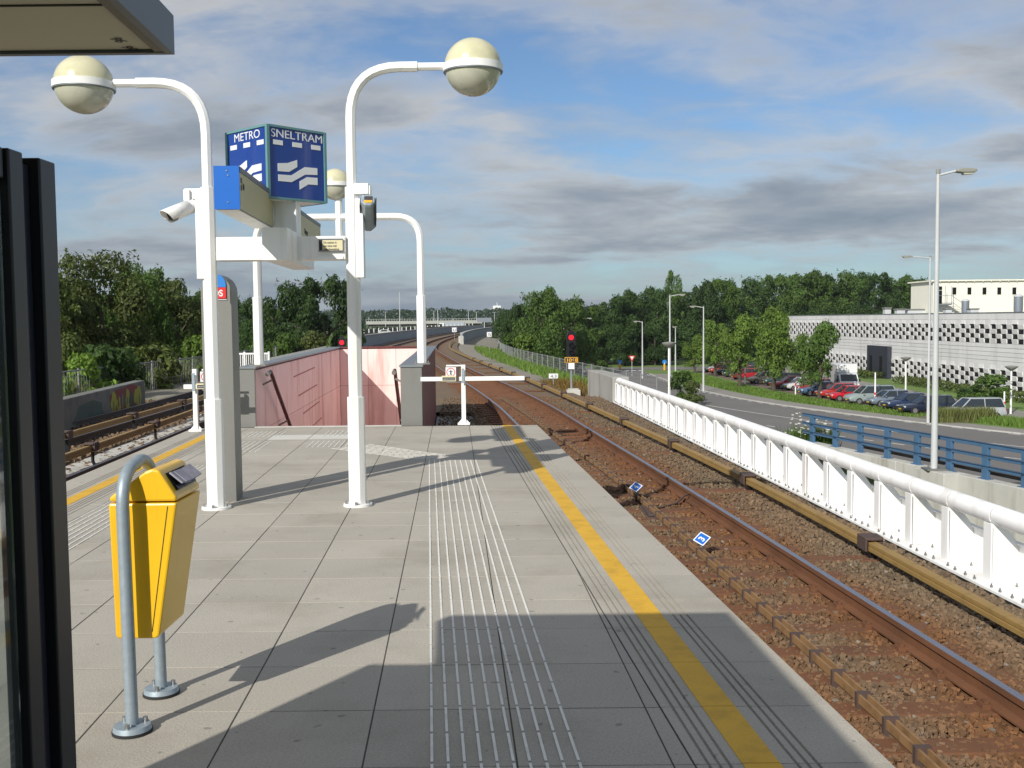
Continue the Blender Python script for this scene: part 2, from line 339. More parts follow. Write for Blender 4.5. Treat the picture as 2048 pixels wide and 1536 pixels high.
SH = -0.0541                                  # the long axis of the platform leans this much off the camera heading
def pt(t, s, z=0.0): return Vector((t+SH*s, s, z))
# ================================================================ THE SETTING
GZ = -6.2                                     # street level below the platform
mb = MB(); mb.add([(-1500,-300,GZ),(1500,-300,GZ),(1500,3000,GZ),(-1500,3000,GZ)], [(0,1,2,3)]); struct('ground', mb, 'grass')
def eR(y):
    a = G(1075,850); b = G(1795,1536); return a.x+(b.x-a.x)*(y-a.y)/(b.y-a.y)
def eL(y):
    a = G(222,925); b = G(365,865); return a.x+(b.x-a.x)*(y-a.y)/(b.y-a.y)
PEND = 17.1
# ---- rails (x to the right rail of each track)
RX = crv([(4.15,-4),(3.27,6.6),(2.47,15.8),(1.77,23.1),(1.08,30.3),(-0.2,40.5),(-1.8,51.2),(-4.1,69.4),(-6.6,92),(-8.0,115),(-8.6,140),(-8.6,175),(-7.2,225),(-4.0,280),(0.5,340)], 1)
LX = crv([(-4.65,-4),(-5.37,10),(-5.75,17),(-6.35,27),(-7.35,40),(-9.0,56),(-10.6,76),(-11.6,95),(-12.3,115),(-12.7,140),(-12.6,175),(-11.2,225),(-8.0,280),(-3.5,340)], 1)
MX = crv([(-8.45,-4),(-9.6,22),(-10.0,34),(-10.9,50),(-12.2,70),(-13.6,95),(-14.6,120),(-15.1,150)], 1)
def off(fx, y, d):
    return Vector((fx(y)+d, y, 0))
ZR = -0.75
# ---- bridge deck, open above the stairwell
def ptq(t0,t1,s0,s1,z): return [pt(t0,s0,z),pt(t1,s0,z),pt(t1,s1,z),pt(t0,s1,z)]
def slabq(mb, q, z0, z1):
    n = len(q); vs = [(p.x,p.y,z0) for p in q]+[(p.x,p.y,z1) for p in q]
    return mb.add(vs, [tuple(range(n-1,-1,-1)),tuple(range(n,2*n))]+[(i,(i+1)%n,n+(i+1)%n,n+i) for i in range(n)])
TL0, TL1, TR0, TR1 = -3.55, -3.31, -0.89, -0.56     # stairwell walls: outer left, inner left, inner right, outer right
S0, S1 = 17.28, 30.2
mb = MB()
slabq(mb, ptq(-13.0,6.6,-8,S0-0.02,0), -2.0, -1.06)
slabq(mb, [pt(-13.0,S0-0.02),pt(TL0-0.02,S0-0.02),pt(TL0-0.02,S1+0.3),pt(-13.0,S1+0.3)], -2.0, -1.062)
slabq(mb, [pt(TR1+0.02,S0-0.02),pt(6.6,S0-0.02),pt(6.6,S1+0.3),pt(TR1+0.02,S1+0.3)], -2.0, -1.064)
slabq(mb, ptq(-13.0,6.6,S1+0.3,36.0,0), -2.0, -1.066)
struct('bridge_deck', mb, 'concrete')
# ---- embankment beyond the bridge
def shoulderR(y): return RX(y)+2.3
mb = MB(); ys = [34.5+i*3.0 for i in range(103)]
prof = []
for y in ys:
    xr = RX(y); xl = min(MX(min(y,150)), LX(y))-6.2
    wob = noise.noise(Vector((y*0.1,3.3,0)))*0.25
    prof.append([(xl-9,GZ-0.1),(xl-3.0+wob,-1.9),(xl,-1.12),(xl+0.4,-1.1),(xr+2.2,-1.1),(xr+2.6,-1.14),(xr+6.5+wob,-1.75+wob*0.4),(xr+9.5+wob,-2.9),(xr+18,GZ-0.1)])
n = len(prof[0])
for y, pr in zip(ys, prof): mb.v += [(x,y,z) for x,z in pr]
for i in range(len(ys)-1):
    for k in range(n-1): mb.f.append((i*n+k,i*n+k+1,(i+1)*n+k+1,(i+1)*n+k))
struct('embankment', mb, 'gravel', smooth=60)
# ---- ballast bed and loose stones
def rustcol(x, y):
    d = min(abs(x-RX(y)), abs(x-RX(y)+1.5)); d2 = min(abs(x-LX(y)), abs(x-LX(y)+1.5), abs(x-MX(min(y,150))), abs(x-MX(min(y,150))+1.45))
    r = math.exp(-(d/0.55)**2)*0.95 if d < d2 else math.exp(-(d2/0.4)**2)*0.45
    nz_ = noise.noise(Vector((x*0.9,y*0.5,1.0)))
    r = max(0, min(1, r*(1+0.5*nz_)+0.16+0.25*nz_))
    g = (0.155+0.03*nz_, 0.116+0.024*nz_, 0.074+0.018*nz_); ru = (0.148,0.068,0.026)
    return tuple(lerp(a,b,r) for a,b in zip(g,ru))
def bed(name, xa, xb, y0, y1, dy, nx, z=-0.95, amp=0.025):
    mb = MB(); mb.c = []; ny = int((y1-y0)/dy)
    for j in range(ny+1):
        y = y0+(y1-y0)*j/ny; a = xa(y); b = xb(y)
        for i in range(nx+1):
            x = lerp(a,b,i/nx); zz = z + noise.noise(Vector((x*2.2,y*2.2,0)))*amp + noise.noise(Vector((x*9,y*9,5)))*amp*0.5
            mb.v.append((x,y,zz)); mb.c.append(rustcol(x,y))
    for j in range(ny):
        for i in range(nx): k = j*(nx+1)+i; mb.f.append((k,k+1,k+nx+2,k+nx+1))
    return struct(name, mb, 'ballast', smooth=180)
def bR(y): return 4.68-0.0584*(y-9.5)          # inner foot of the white parapet
bed('ballast_bed', lambda y: max(eR(y)-0.5, pt(TR1+0.05,y).x) if y < 30.4 else pt(TR1+0.05,y).x, lambda y: bR(y)-0.12, -3, 36, 0.12, 44)
bed('ballast_bed', lambda y: -13.2, lambda y: eL(y)+0.5 if y < PEND else pt(TL0-0.05,y).x, 2, 30.4, 0.2, 40)
bed('ballast_bed', lambda y: min(MX(y),LX(y))-2.6, lambda y: pt(TR1+0.06,y).x-0.012, 30.45, 36, 0.2, 46, z=-0.955)
bed('ballast_bed', lambda y: min(MX(min(y,150)),LX(y))-2.4, lambda y: RX(y)+2.1, 36.05, 330, 1.0, 40, z=-0.96)
def stones(name, xa, xb, y0, y1, dens, s0, s1, label_parent=None, z=-0.95):
    mb = MB(); mb.c = []; rnd = random.Random(len(name)*31+int(y0*10)); y = y0
    area = 0; st = 0.25
    while y < y1:
        a = xa(y); b = xb(y); dn = dens(y); k = int((b-a)*st*dn+rnd.random())
        for _ in range(k):
            x = rnd.uniform(a,b); yy = y+rnd.random()*st; s = rnd.uniform(s0,s1)*(1.0 if rnd.random()<0.85 else 1.35)
            if abs(x-RX(yy))<0.08 or abs(x-RX(yy)+1.5)<0.08: continue
            c = rustcol(x,yy); zz = z+s*0.1+rnd.random()*0.02; fj = rnd.uniform(0.84,1.16); c = tuple(q*fj for q in c)
            if rnd.random()<0.015: c = (0.20,0.17,0.135)
            R = Matrix.Rotation(rnd.uniform(0,6.28),3,Vector((rnd.uniform(-1,1),rnd.uniform(-1,1),1)).normalized())
            o = len(mb.v)
            for (i,j,kk) in ((-1,-1,-1),(1,-1,-1),(1,1,-1),(-1,1,-1),(-1,-1,1),(1,-1,1),(1,1,1),(-1,1,1)):
                q = R@Vector((i*rnd.uniform(.55,1.0),j*rnd.uniform(.45,.85),kk*rnd.uniform(.35,.75)))*s*0.5
                mb.v.append((x+q.x,yy+q.y,zz+q.z)); mb.c.append(c)
            mb.f += [tuple(t+o for t in f) for f in BOXF]
        y += st
    ob = part(name, mb, 'stone', None, fixn=False); ob['kind'] = 'stuff'; ob['category'] = 'ballast'; return ob
o = stones('ballast_stones', lambda y: max(eR(y)+0.02, pt(TR1+0.1,y).x) if y < PEND+0.3 else pt(TR1+0.1,y).x, lambda y: bR(y)-0.15, 4.6, 36, lambda y: 1000 if y<9 else 760 if y<14 else 300 if y<22 else 100, 0.024, 0.050)
o['label'] = 'rust-brown loose ballast stones around the track by the white parapet'
o = stones('ballast_stones', lambda y: -12.6, lambda y: eL(y)-1.3 if y < PEND else pt(TL0-0.1,y).x, 15, 36, lambda y: 70, 0.06, 0.11)
o['label'] = 'grey-brown loose ballast stones among the rails by the graffiti wall'
# ---- platform
plat = MB(); q = [(eL(-3)+0.03,-3),(eR(-3)-0.03,-3),(eR(PEND-.03)-0.03,PEND-.03),(eL(PEND-.03)+0.03,PEND-.03)]
slabq(plat, [Vector((x,y,0)) for x,y in q], -1.5, -0.028)
# landing strip up to the head of the stairs and the closed corners beside it
slabq(plat, [pt(TL0,PEND-.029),pt(TR1,PEND-.029),pt(TR1,S0-0.02),pt(TL0,S0-0.02)], -1.5, -0.006)
slabq(plat, [Vector((eL(-3)+.757,-3,0)),Vector((eR(-3)-.757,-3,0)),Vector((eR(PEND-.04)-.757,PEND-.04,0)),Vector((eL(PEND-.04)+.757,PEND-.04,0))], -0.0275, -0.0022)
platform = struct('platform', plat, 'joint')
def clip(poly, a, b):
    """keep what lies to the left of a->b"""
    def sd(p): return (b[0]-a[0])*(p[1]-a[1])-(b[1]-a[1])*(p[0]-a[0])
    o = []
    for i in range(len(poly)):
        p = poly[i]; q = poly[(i+1)%len(poly)]; sp = sd(p); sq = sd(q)
        if sp >= 0: o.append(p)
        if sp*sq < 0: t = sp/(sp-sq); o.append((p[0]+(q[0]-p[0])*t, p[1]+(q[1]-p[1])*t))
    return o
def slabmesh(poly, gap=0.0035, z=0.0):
    cxx = sum(p[0] for p in poly)/len(poly); cyy = sum(p[1] for p in poly)/len(poly); n = len(poly)
    def ins(d):
        r = []
        for i in range(n):
            p0 = Vector(poly[i-1]); p1 = Vector(poly[i]); p2 = Vector(poly[(i+1)%n])
            e1 = (p1-p0).normalized(); e2 = (p2-p1).normalized(); n1 = Vector((-e1.y,e1.x)); n2 = Vector((-e2.y,e2.x))
            k = 1+n1.dot(n2); r.append(p1+(n1+n2)*(d/max(k,0.3)))
        return r
    A = ins(gap); B = ins(gap+0.0012); mb = MB()
    vs = [(p.x,p.y,z-0.05) for p in A]+[(p.x,p.y,z-0.0012) for p in A]+[(p.x,p.y,z) for p in B]
    fs = [tuple(range(2*n,3*n))]
    for i in range(n):
        j = (i+1)%n; fs += [(i,j,n+j,n+i),(n+i,n+j,2*n+j,2*n+i)]
    return mb.add(vs, fs)
EW = 0.76
slines = [1.55+0.6*k for k in range(26)]+[PEND]
tl = [-4.58+0.6*k for k in range(12)]
rnd = random.Random(5)
iR = [(eR(y)-EW, y) for y in (0,PEND)]; iL = [(eL(y)+EW, y) for y in (0,PEND)]
for j in range(len(slines)-1):
    for i in range(len(tl)-1):
        poly = [tuple(pt(tl[i],slines[j]).xy),tuple(pt(tl[i+1],slines[j]).xy),tuple(pt(tl[i+1],slines[j+1]).xy),tuple(pt(tl[i],slines[j+1]).xy)]
        poly = clip(poly, iR[0], iR[1]); 
        if len(poly) > 2: poly = clip(poly, iL[1], iL[0])
        if len(poly) < 3: continue
        ar = abs(sum(poly[k][0]*poly[(k+1)%len(poly)][1]-poly[(k+1)%len(poly)][0]*poly[k][1] for k in range(len(poly))))/2
        if ar < 0.0015: continue
        light = (j in (23,) and i in (3,4)) 
        part('paving_slab', slabmesh(poly, z=rnd.uniform(-0.0006,0.0010)), 'slabwhite' if light else 'slab', platform, world=False)
# grooved edge slabs: profile across (distance from the edge inwards), each groove a real cut
def edge_slab(fx, sgn, y0, y1):
    pr = [(0.0,-0.16),(0.0,-0.006),(0.006,0.0)]
    for c in (0.285,0.325,0.365): pr += [(c-0.007,0.0),(c-0.004,-0.012),(c+0.004,-0.012),(c+0.007,0.0)]
    for c in (0.625,0.665,0.705): pr += [(c-0.007,0.0),(c-0.004,-0.012),(c+0.004,-0.012),(c+0.007,0.0)]
    pr += [(EW-0.005,0.0),(EW-0.005,-0.05)]
    mb = MB(); n = len(pr); g = 0.0025
    for y in (y0+g, y1-g):
        for d, z in pr: mb.v.append((fx(y)-sgn*d, y, z))
    for k in range(n-1): mb.f.append((k,k+1,n+k+1,n+k))
    mb.f.append(tuple(range(n))); mb.f.append(tuple(range(2*n-1,n-1,-1)))
    part('edge_slab', mb, 'slab', platform, world=False)
    ml = MB(); a, b = 0.43, 0.575
    ml.add([(fx(y)-sgn*d, y, z) for z in (-0.002, 0.003) for (d,y) in ((a,y0+g),(b,y0+g),(b,y1-g),(a,y1-g))], BOXF)
    part('yellow_line', ml, 'yellow', platform, world=False)
for j in range(len(slines)-1):
    edge_slab(eR, 1, slines[j], slines[j+1]); edge_slab(eL, -1, slines[j], slines[j+1])
# tactile guide ribs
mb = MB()
def rib_line(a, b, per=0.30, gap=0.022, w=0.0115, h=0.0012):
    a = Vector(a); b = Vector(b); L_ = (b-a).length; d = (b-a)/L_; sd_ = Vector((d.y,-d.x,0))*w/2; x = 0
    while x < L_:
        e = min(x+per-gap, L_); p = a+d*x; q = a+d*e
        mb.add([p-sd_+Vector((0,0,-.002)),p+sd_+Vector((0,0,-.002)),q+sd_+Vector((0,0,-.002)),q-sd_+Vector((0,0,-.002)),p-sd_+Vector((0,0,h)),p+sd_+Vector((0,0,h)),q+sd_+Vector((0,0,h)),q-sd_+Vector((0,0,h))], BOXF); x += per
for k in range(10):
    o_ = 1.20+0.0635*k
    rib_line((eR(1.6)-o_,1.6,0.003),(eR(12.85)-o_,12.85,0.003))
a0 = G(837,919); a1 = G(915,914); b0 = G(663,897); b1 = G(738,889)
for k in range(8):
    t = k/7; rib_line(lerp(a0,a1,t)+Vector((0,0,.003)), lerp(b0,b1,t)+Vector((0,0,.003)))
for k in range(8):
    t = -2.05+0.075*k
    rib_line(pt(t,14.35,0.003), pt(t,15.1,0.003)); rib_line(pt(t+.05,15.75,0.003), pt(t+.05,16.5,0.003))
    t = -3.2+0.075*k
    rib_line(pt(t,13.9,0.003), pt(t,15.1,0.003)); rib_line(pt(t,15.75,0.003), pt(t,16.5,0.003))
for k in range(7):
    o_ = 0.92+0.0635*k; rib_line((eL(6.0)+o_,6.0,0.003),(eL(12.6)+o_,12.6,0.003))
part('tactile_guide_ribs', mb, 'rib', platform, world=False, kind='stuff')
# ---- stairwell
st = thing('stairwell', 'pink-walled open stairwell at the end of the platform with steel pier fronts', 'stairwell', pt(-2.2,S0,0))
ZT = 0.98; ZB = -5.9
def wallq(t0,t1,s0,s1,z0,z1): return slabq(MB(), ptq(t0,t1,s0,s1,0), z0, z1)
part('wall_core', wallq(TL0+.012,TL1-0.03,S0+0.02,S1,ZB,ZT-0.03), 'darkred', st)
part('wall_core', wallq(TR0+0.03,TR1-0.03,S0+0.02,S1,ZB,ZT-0.03), 'darkred', st)
part('wall_core', wallq(TL0+.014,TR1-.034,S1+0.01,S1+0.28,ZB,ZT-0.034), 'darkred', st)
# pink cladding panels, joints open 8 mm
zs = [(-5.85,-4.6),(-4.6,-3.2),(-3.2,-1.75),(-1.75,-0.12),(-0.12,0.93)]
sb = [S0+0.04+i*(S1-0.03-S0-0.04)/7 for i in range(8)]
for (z0,z1) in zs:
    for i in range(7):
        part('wall_panel', wallq(TL1-0.026,TL1,sb[i]+.004,sb[i+1]-.004,z0+.004,z1-.004), 'pink', st)
        part('wall_panel', wallq(TR0,TR0+0.026,sb[i]+.004,sb[i+1]-.004,z0+.004,z1-.004), 'pink', st)
    tb = [TL1+0.003+i*(TR0-TL1-0.006)/3 for i in range(4)]
    for i in range(3): part('wall_panel', wallq(tb[i]+.004,tb[i+1]-.004,S1-0.022,S1+0.004,z0+.004,z1-.004), 'pink', st)
sbo = [S0+0.1+i*2.1 for i in range(7)]
for i in range(6): part('outer_panel', wallq(TR1-0.027,TR1,sbo[i]+.004,sbo[i+1]-.004,-1.0,ZT-0.04), 'darkred', st)
# raised ribs on the left wall following the stair, in steps as on the photograph
for k in range(6):
    mbx = MB(); sA = S0+4.2+k*0.62; zA = 0.60-k*0.43
    mbx.add([pt(TL1+d,s,z) for d in (0.001,0.012) for (s,z) in ((sA,zA-0.012),(sA+3.2-0.25*k,zA+0.05-0.012),(sA+3.2-0.25*k,zA+0.05+0.012),(sA,zA+0.012))], BOXF)
    part('wall_groove', mbx, 'pinkrib', st)
for (t0,t1) in ((TL0,TL1),(TR0,TR1)):
    part('steel_pier', wallq(t0-0.012,t1+0.012,S0-0.03,S0+0.055,-0.02,ZT-0.02), 'steel', st, bevel=0.006)
part('coping', wallq(TL0-0.03,TL1+0.03,S0-0.05,S1+0.3,ZT-0.018,ZT+0.012), 'capsteel', st)
part('coping', wallq(TR0-0.03,TR1+0.03,S0-0.05,S1+0.3,ZT-0.018,ZT+0.012), 'capsteel', st)
part('coping', wallq(TL1+0.032,TR0-0.032,S1-0.05,S1+0.3,ZT-0.02,ZT+0.01), 'darkred', st)
for k in range(32):
    s = S0+0.02+k*0.3; z = -0.17*(k+1)
    part('step', wallq(TL1+0.003,TR0-0.003,s,s+0.31,z-0.2,z), 'slab', st)
part('nosing', wallq(TL1+0.003,TR0-0.003,S0-0.10,S0+0.015,-0.02,0.004), 'slabwhite', st)
part('landing', wallq(TL1+0.003,TR0-0.003,S0+9.62,S1-.03,ZB+0.1,ZB+0.36), 'slab', st)
for (t, sg) in ((TL1+0.16,1),(TR0-0.14,-1)):
    pts = [pt(t,S0+0.42,0.86),pt(t,S0+0.62,0.88),pt(t,S0+0.78,0.80),pt(t,S0+1.2,0.55),pt(t,S0+9.7,0.55-8.5*0.567)]
    h = part('handrail', MB().tube(pts, 0.033, 8), 'handrail', st, smooth=50)
    part('handrail_end', MB().tube([pt(t,S0+0.30,0.85),pt(t,S0+0.46,0.865)], 0.036, 10), 'steel', st, smooth=50)
    for k in range(4):
        s = S0+0.75+k*1.5; z = 0.75-(k*1.5)*0.567
        part('handrail_bracket', MB().beam(pt(t,s,z-0.02),pt(t-sg*0.16,s,z-0.1),0.04,0.03), 'steel', st)
# ================================================================ TRACKS
RAILP = [(-.035,0),(.035,0),(.035,-.04),(.01,-.052),(.01,-.13),(.07,-.146),(.07,-.16),(-.07,-.16),(-.07,-.146),(-.01,-.13),(-.01,-.052),(-.035,-.04)]
def path(fx, d, y0, y1, z):
    r = []; y = y0
    while y < y1: r.append(Vector((fx(y)+d,y,z))); y += 0.8 if y < 60 else 2.5
    r.append(Vector((fx(y1)+d,y1,z))); return r
def track(name, label, fx, gauge, y0, y1, rust, sl0, sl1):
    t = thing(name, label, 'railway track', (fx(10)-gauge/2,10,ZR-0.16))
    for d in (0,-gauge):
        ra = part('rail', MB().sweep(RAILP, path(fx,d,y0,y1,ZR)), rust, t, smooth=35)
        part('rail_head', MB().sweep([(-.03,.002),(.03,.002),(.03,-.006),(-.03,-.006)], path(fx,d,y0,y1,ZR)), 'railtop', t)
    mb = MB(); y = sl0
    while y < sl1:
        part('sleeper', MB().box(fx(y)-gauge-0.45,fx(y)+0.45,y-0.12,y+0.12,ZR-0.36,ZR-0.168), rust, t, bevel=0.01)
        for d in (0,-gauge):
            for sx in (-1,1):
                x = fx(y)+d+sx*0.085
                mb.box(x-0.035,x+0.035,y-0.05,y+0.05,ZR-0.172,ZR-0.135); mb.box(x-0.014,x+0.014,y-0.03,y+0.03,ZR-0.136,ZR-0.115)
        y += 0.62
    part('rail_fasteners', mb, rust, t, kind='stuff')
    return t
track('railway_track', 'rusty railway track with shiny rail heads beside the white parapet', RX, 1.5, -3.5, 330, 'rust', 3.2, 50)
track('railway_track', 'railway track along the left platform edge, mostly hidden below it', LX, 1.5, -3.5, 330, 'steelrail', 8, 50)
track('railway_track', 'dark railway track running past the graffiti wall', MX, 1.435, 6, 150, 'steelrail', 14, 46)
# ---- covered third rails
COVP = [(-.050,0.0),(.044,0.008),(.054,-.004),(.054,-.045),(.047,-.050),(.047,-.060),(.054,-.065),(.054,-.11),(-.054,-.11),(-.054,-.065),(-.047,-.060),(-.047,-.050),(-.054,-.045),(-.054,-.008)]
def third_rail(label, fx, d, y0, y1, z, yb, sp, leg, ymax, sc=1.0):
    t = thing('third_rail', label, 'third rail', (fx(20)+d,20,-0.95), 'ochre covered third rails')
    y = yb-sp*round((yb-y0)/sp)
    ye = y0
    brs = []
    while y < y1: brs.append(y) if y > y0 else None; y += sp
    ed = [y0]+brs+[y1]
    for a, b in zip(ed[:-1], ed[1:]):
        if b-a < 0.2: continue
        pts = [Vector((fx(lerp(a,b,k/5))+d,lerp(a,b,k/5),z)) for k in range(6)]
        pts[0].y += 0.006; pts[-1].y -= 0.006
        part('cover_board', MB().sweep([(a_*sc,b_*sc) for a_,b_ in COVP], pts), 'ochre', t)
    for y in brs:
        if y > ymax: continue
        x = fx(y)+d
        cl = part('bracket', MB().box(x-0.085,x+0.10,y-0.14,y+0.14,z+0.02,z+0.05).box(x-0.085,x-0.058,y-0.14,y+0.14,z-0.10,z+0.021).box(x+0.064,x+0.12,y-0.11,y+0.11,z-0.1,z+0.055), 'brown', t, bevel=0.008)
        if leg == 'post':
            part('post', MB().box(x+0.01,x+0.08,y-0.04,y+0.04,-0.98,z-0.128), 'black', t)
            part('support_sleeper', MB().obox((x-0.36,y+0.05,-0.935),(0.46,-0.02,0),(0,0.13,0),(0,0,0.02)), 'rust', t, bevel=0.006)
        else:
            part('post', MB().tube([(x+0.03,y,z-0.125),(x+0.03,y,z-0.3),(x+0.08,y,-0.9),(x+0.16,y,-0.94)],0.032,6), 'black', t, smooth=40)
    return t
TX = crv([(4.70,-4),(4.33,2),(4.02,8.14),(3.59,15.8),(2.36,28.2),(0.36,46),(-2.3,66),(-5.3,92),(-6.7,115),(-7.3,140)], 1)
third_rail('long ochre covered third rail between the rusty track and the white parapet', TX, 0, -3, 130, -0.715, 11.3, 4.64, 'post', 70, 0.85)
third_rail('ochre covered third rail standing closest to the left platform edge', LX, -1.88, 3, 60, -0.50, 19.2, 4.1, 'curve', 45)
third_rail('ochre covered third rail between the two dark rails near the graffiti wall', MX, 0.72, 6, 60, -0.42, 20.6, 4.1, 'post', 45)
# ---- timber cable duct between the rails of the right-hand track
cdx = crv([(2.50,3),(2.41,5.82),(2.18,9.59),(1.73,16.12),(0.87,24.34),(0.25,30),(-0.55,36.5)], 1)
t = thing('cable_duct', 'narrow brown cable duct with dark clips lying along the platform edge', 'cable duct', (cdx(10),10,-0.95))
ycl = [3.8+0.45*k for k in range(70)]
for a, b in zip(ycl[:-1], ycl[1:]):
    pa = Vector((cdx(a),a+.02,-0.855)); pb = Vector((cdx(b),b-.02,-0.855)); dd = Vector((0.030,0,0))
    mbx = MB().beam(pa-dd,pb-dd,0.016,0.06).beam(pa+dd,pb+dd,0.016,0.06).beam(pa+Vector((0,0,-.026)),pb+Vector((0,0,-.026)),0.042,0.008)
    part('duct_board', mbx, 'ductwood', t)
for y in ycl:
    part('duct_clip', MB().box(cdx(y)-0.050,cdx(y)+0.050,y-0.022,y+0.022,-0.945,-0.815), 'brown', t)
solo('shaded_gap_block', MB().box(cdx(14.1)-0.13,cdx(14.1)+0.06,13.7,14.5,-0.96,-0.90).box(cdx(14.1)-.1,cdx(14.1)+.03,13.76,14.44,-.90,-.87), 'brown', 'flat dark block standing in for the shaded gap in the brown cable duct', 'shaded gap', bevel=0.012)  # added dark block: its colour stands for the shadow in the duct's gap
cb = thing('rail_bond_cable', 'dark bonding cable looping over the ballast to the shiny rail', 'cable', (RX(14.9)-0.3,14.9,-0.95))
part('cable', MB().tube([Vector((cdx(14.3),14.3,-0.87)),Vector((RX(14.5)-0.55,14.45,-0.91)),Vector((RX(14.8)-0.25,14.75,-0.90)),Vector((RX(14.9)-0.1,14.9,-0.82)),Vector((RX(14.95)-0.02,14.95,-0.80))],0.014,6), 'brown', cb, smooth=60)
# ---- blue number markers
for px, py, ch in ((1272,974,'4'),(1404,1078,'3')):
    c = G(px,py,-0.74); t = thing('number_marker', 'small blue diamond marker plate reading %s between the rails'%('four' if ch == '4' else 'three'), 'marker plate', (c.x,c.y,-0.95), 'blue number markers in the track')
    vd = (c-CAM).normalized(); nrm = Vector((-0.25,-0.62,0.75)).normalized(); e1 = Vector((0.80,0.55,0.50)); e1 = (e1-nrm*e1.dot(nrm)).normalized(); e2 = nrm.cross(e1)
    s = 0.072
    part('plate', MB().obox(c,e1*s,e2*s,nrm*0.004), 'blueend', t)
    b = MB()
    for sa, sb_ in ((1,0),(-1,0),(0,1),(0,-1)):
        cc = c+(e1*sa+e2*sb_)*(s-0.006)+nrm*0.0052; b.obox(cc,e1*(0.006 if sa else s),e2*(0.006 if sb_ else s-0.012),nrm*0.001)
    part('border', b, 'signwhite', t)
    part('digit', text_mb(ch, c-e1*0.030-e2*0.036+nrm*0.0055, e1, e2, 0.105, bold=0.003), 'signwhite', t)
    part('stub', MB().cyl((c.x,c.y,-0.98),c-nrm*0.008,0.02,n=8), 'concrete', t)
# ================================================================ WHITE BRIDGE PARAPET
def parapet(label, fx, sg, y0, y1, detail):
    """fx: inner foot line; sg=+1 when the parapet stands to the right of it"""
    t = thing('bridge_parapet', label, 'parapet', (fx(y0),y0,-0.96)); Z0 = -0.95; sp = 0.905; n = int((y1-y0)/sp); H = 0.60
    sl = (fx(y1)-fx(y0))/(y1-y0); ax = Vector((sg,0,0)); ay = Vector((sl,1,0)).normalized()
    def q(d, y, z): return Vector((fx(y)+sg*d, y, z))
    part('base_flange', MB().add([q(d,y,z) for z in (Z0-0.03,Z0-0.005) for (d,y) in ((0,y0),(0.47,y0),(0.47,y1),(0,y1))], BOXF), 'whitebridge', t)
    bolts = MB()
    for i in range(n+1):
        y = y0+i*sp
        if i < n:
            part('web_plate', MB().add([q(d,yy,z) for z in (Z0,Z0+0.385) for (d,yy) in ((0.40,y+.008),(0.415,y+.008),(0.415,y+sp-.008),(0.40,y+sp-.008))], BOXF), 'whitebridge', t)
            part('web_lip', MB().add([q(d,yy,z) for z in (Z0+.385,Z0+0.40) for (d,yy) in ((0.37,y+.012),(0.43,y+.012),(0.43,y+sp-.012),(0.37,y+sp-.012))], BOXF), 'whitebridge', t)
            a = q(0.20,y+0.012,Z0+0.672); b = q(0.20,y+sp-0.012,Z0+0.672)
            part('handrail_tube', MB().cyl(a,b,0.100,n=20), 'whitebridge', t, smooth=50)
            part('tube_sleeve', MB().cyl(q(0.20,y-0.02,Z0+0.672),q(0.20,y+0.02,Z0+0.672),0.092,n=16), 'capsteel', t, smooth=50)
        part('rib', MB().prism([(0.10,0.0),(0.398,0.0),(0.398,0.385),(0.26,0.575),(0.10,0.60)], Vector((fx(y),y-0.008,Z0)), ax, (0,0,1), ay*0.016), 'whitebridge', t)
        part('rib_flange', MB().add([q(d,yy,z) for z in (Z0+.001,Z0+0.60) for (d,yy) in ((0.084,y-.075),(0.099,y-.075),(0.099,y+.075),(0.084,y+.075))], BOXF), 'whitebridge', t)
        for dy in (0.17,0.34,0.56,0.74):
            for d in ((0.04,) if dy in (0.34,0.56) else (0.05,0.30)):
                p = q(d,y+dy,Z0); bolts.cyl(p-Vector((0,0,.006)),p+Vector((0,0,.016)),0.016,n=6); bolts.cyl(p+Vector((0,0,.016)),p+Vector((0,0,.036)),0.008,n=6)
    part('flange_bolts', bolts, 'bolt', t, kind='stuff')
    return t
parapet('long white steel parapet with ribs and a round tube rail beside the rusty track', bR, 1, 3.1, 33.9, True)
bLx = lambda y: -11.0-0.07*(y-25.5)
parapet('white steel parapet ending at the graffiti wall', bLx, -1, 17.5, 25.7, True)
# ---- weathered concrete abutment walls at the parapet ends
w = thing('abutment_wall', 'grey weathered concrete wall block where the white parapet ends', 'wall', (2.6,36,-1.1))
for (ya, yb) in ((33.95,35.75),(35.82,38.9)):
    xa = bR(ya); xb = bR(yb)-0.12*(yb-35)/3
    part('wall_block', slabq(MB(), [Vector((xa,ya,0)),Vector((xa+0.55,ya,0)),Vector((xb+0.55,yb,0)),Vector((xb,yb,0))], -2.4, -0.16), 'concrete', w, bevel=0.03)
w = thing('graffiti_wall', 'low grey concrete wall sprayed with yellow and red graffiti', 'wall', (-11.5,30,-1.0))
ga = Vector((bLx(25.8)-0.05,25.8,0)); gb = Vector((-12.05,34.4,0)); gd = (gb-ga).normalized(); gn = Vector((gd.y,-gd.x,0))
part('wall_block', slabq(MB(), [ga,gb,gb-gn*0.35,ga-gn*0.35][::-1], -1.3, -0.13), mat('graffiti_concrete', (0.17,0.17,0.155), 0.9, var=0.25, scale=1.5, dirt='#2e332c', dirtamt=0.6, dscale=1.3, bump=0.2), w, bevel=0.02)
KY = mat('spray_yellow', (0.33,0.33,0.035), 0.7, var=0.3, scale=4); KR = mat('spray_red', (0.20,0.035,0.035), 0.7, var=0.25, scale=4); KP = mat('spray_purple', (0.11,0.075,0.09), 0.7, var=0.3, scale=4); KG = mat('spray_green', (0.05,0.085,0.07), 0.7, var=0.3, scale=4)
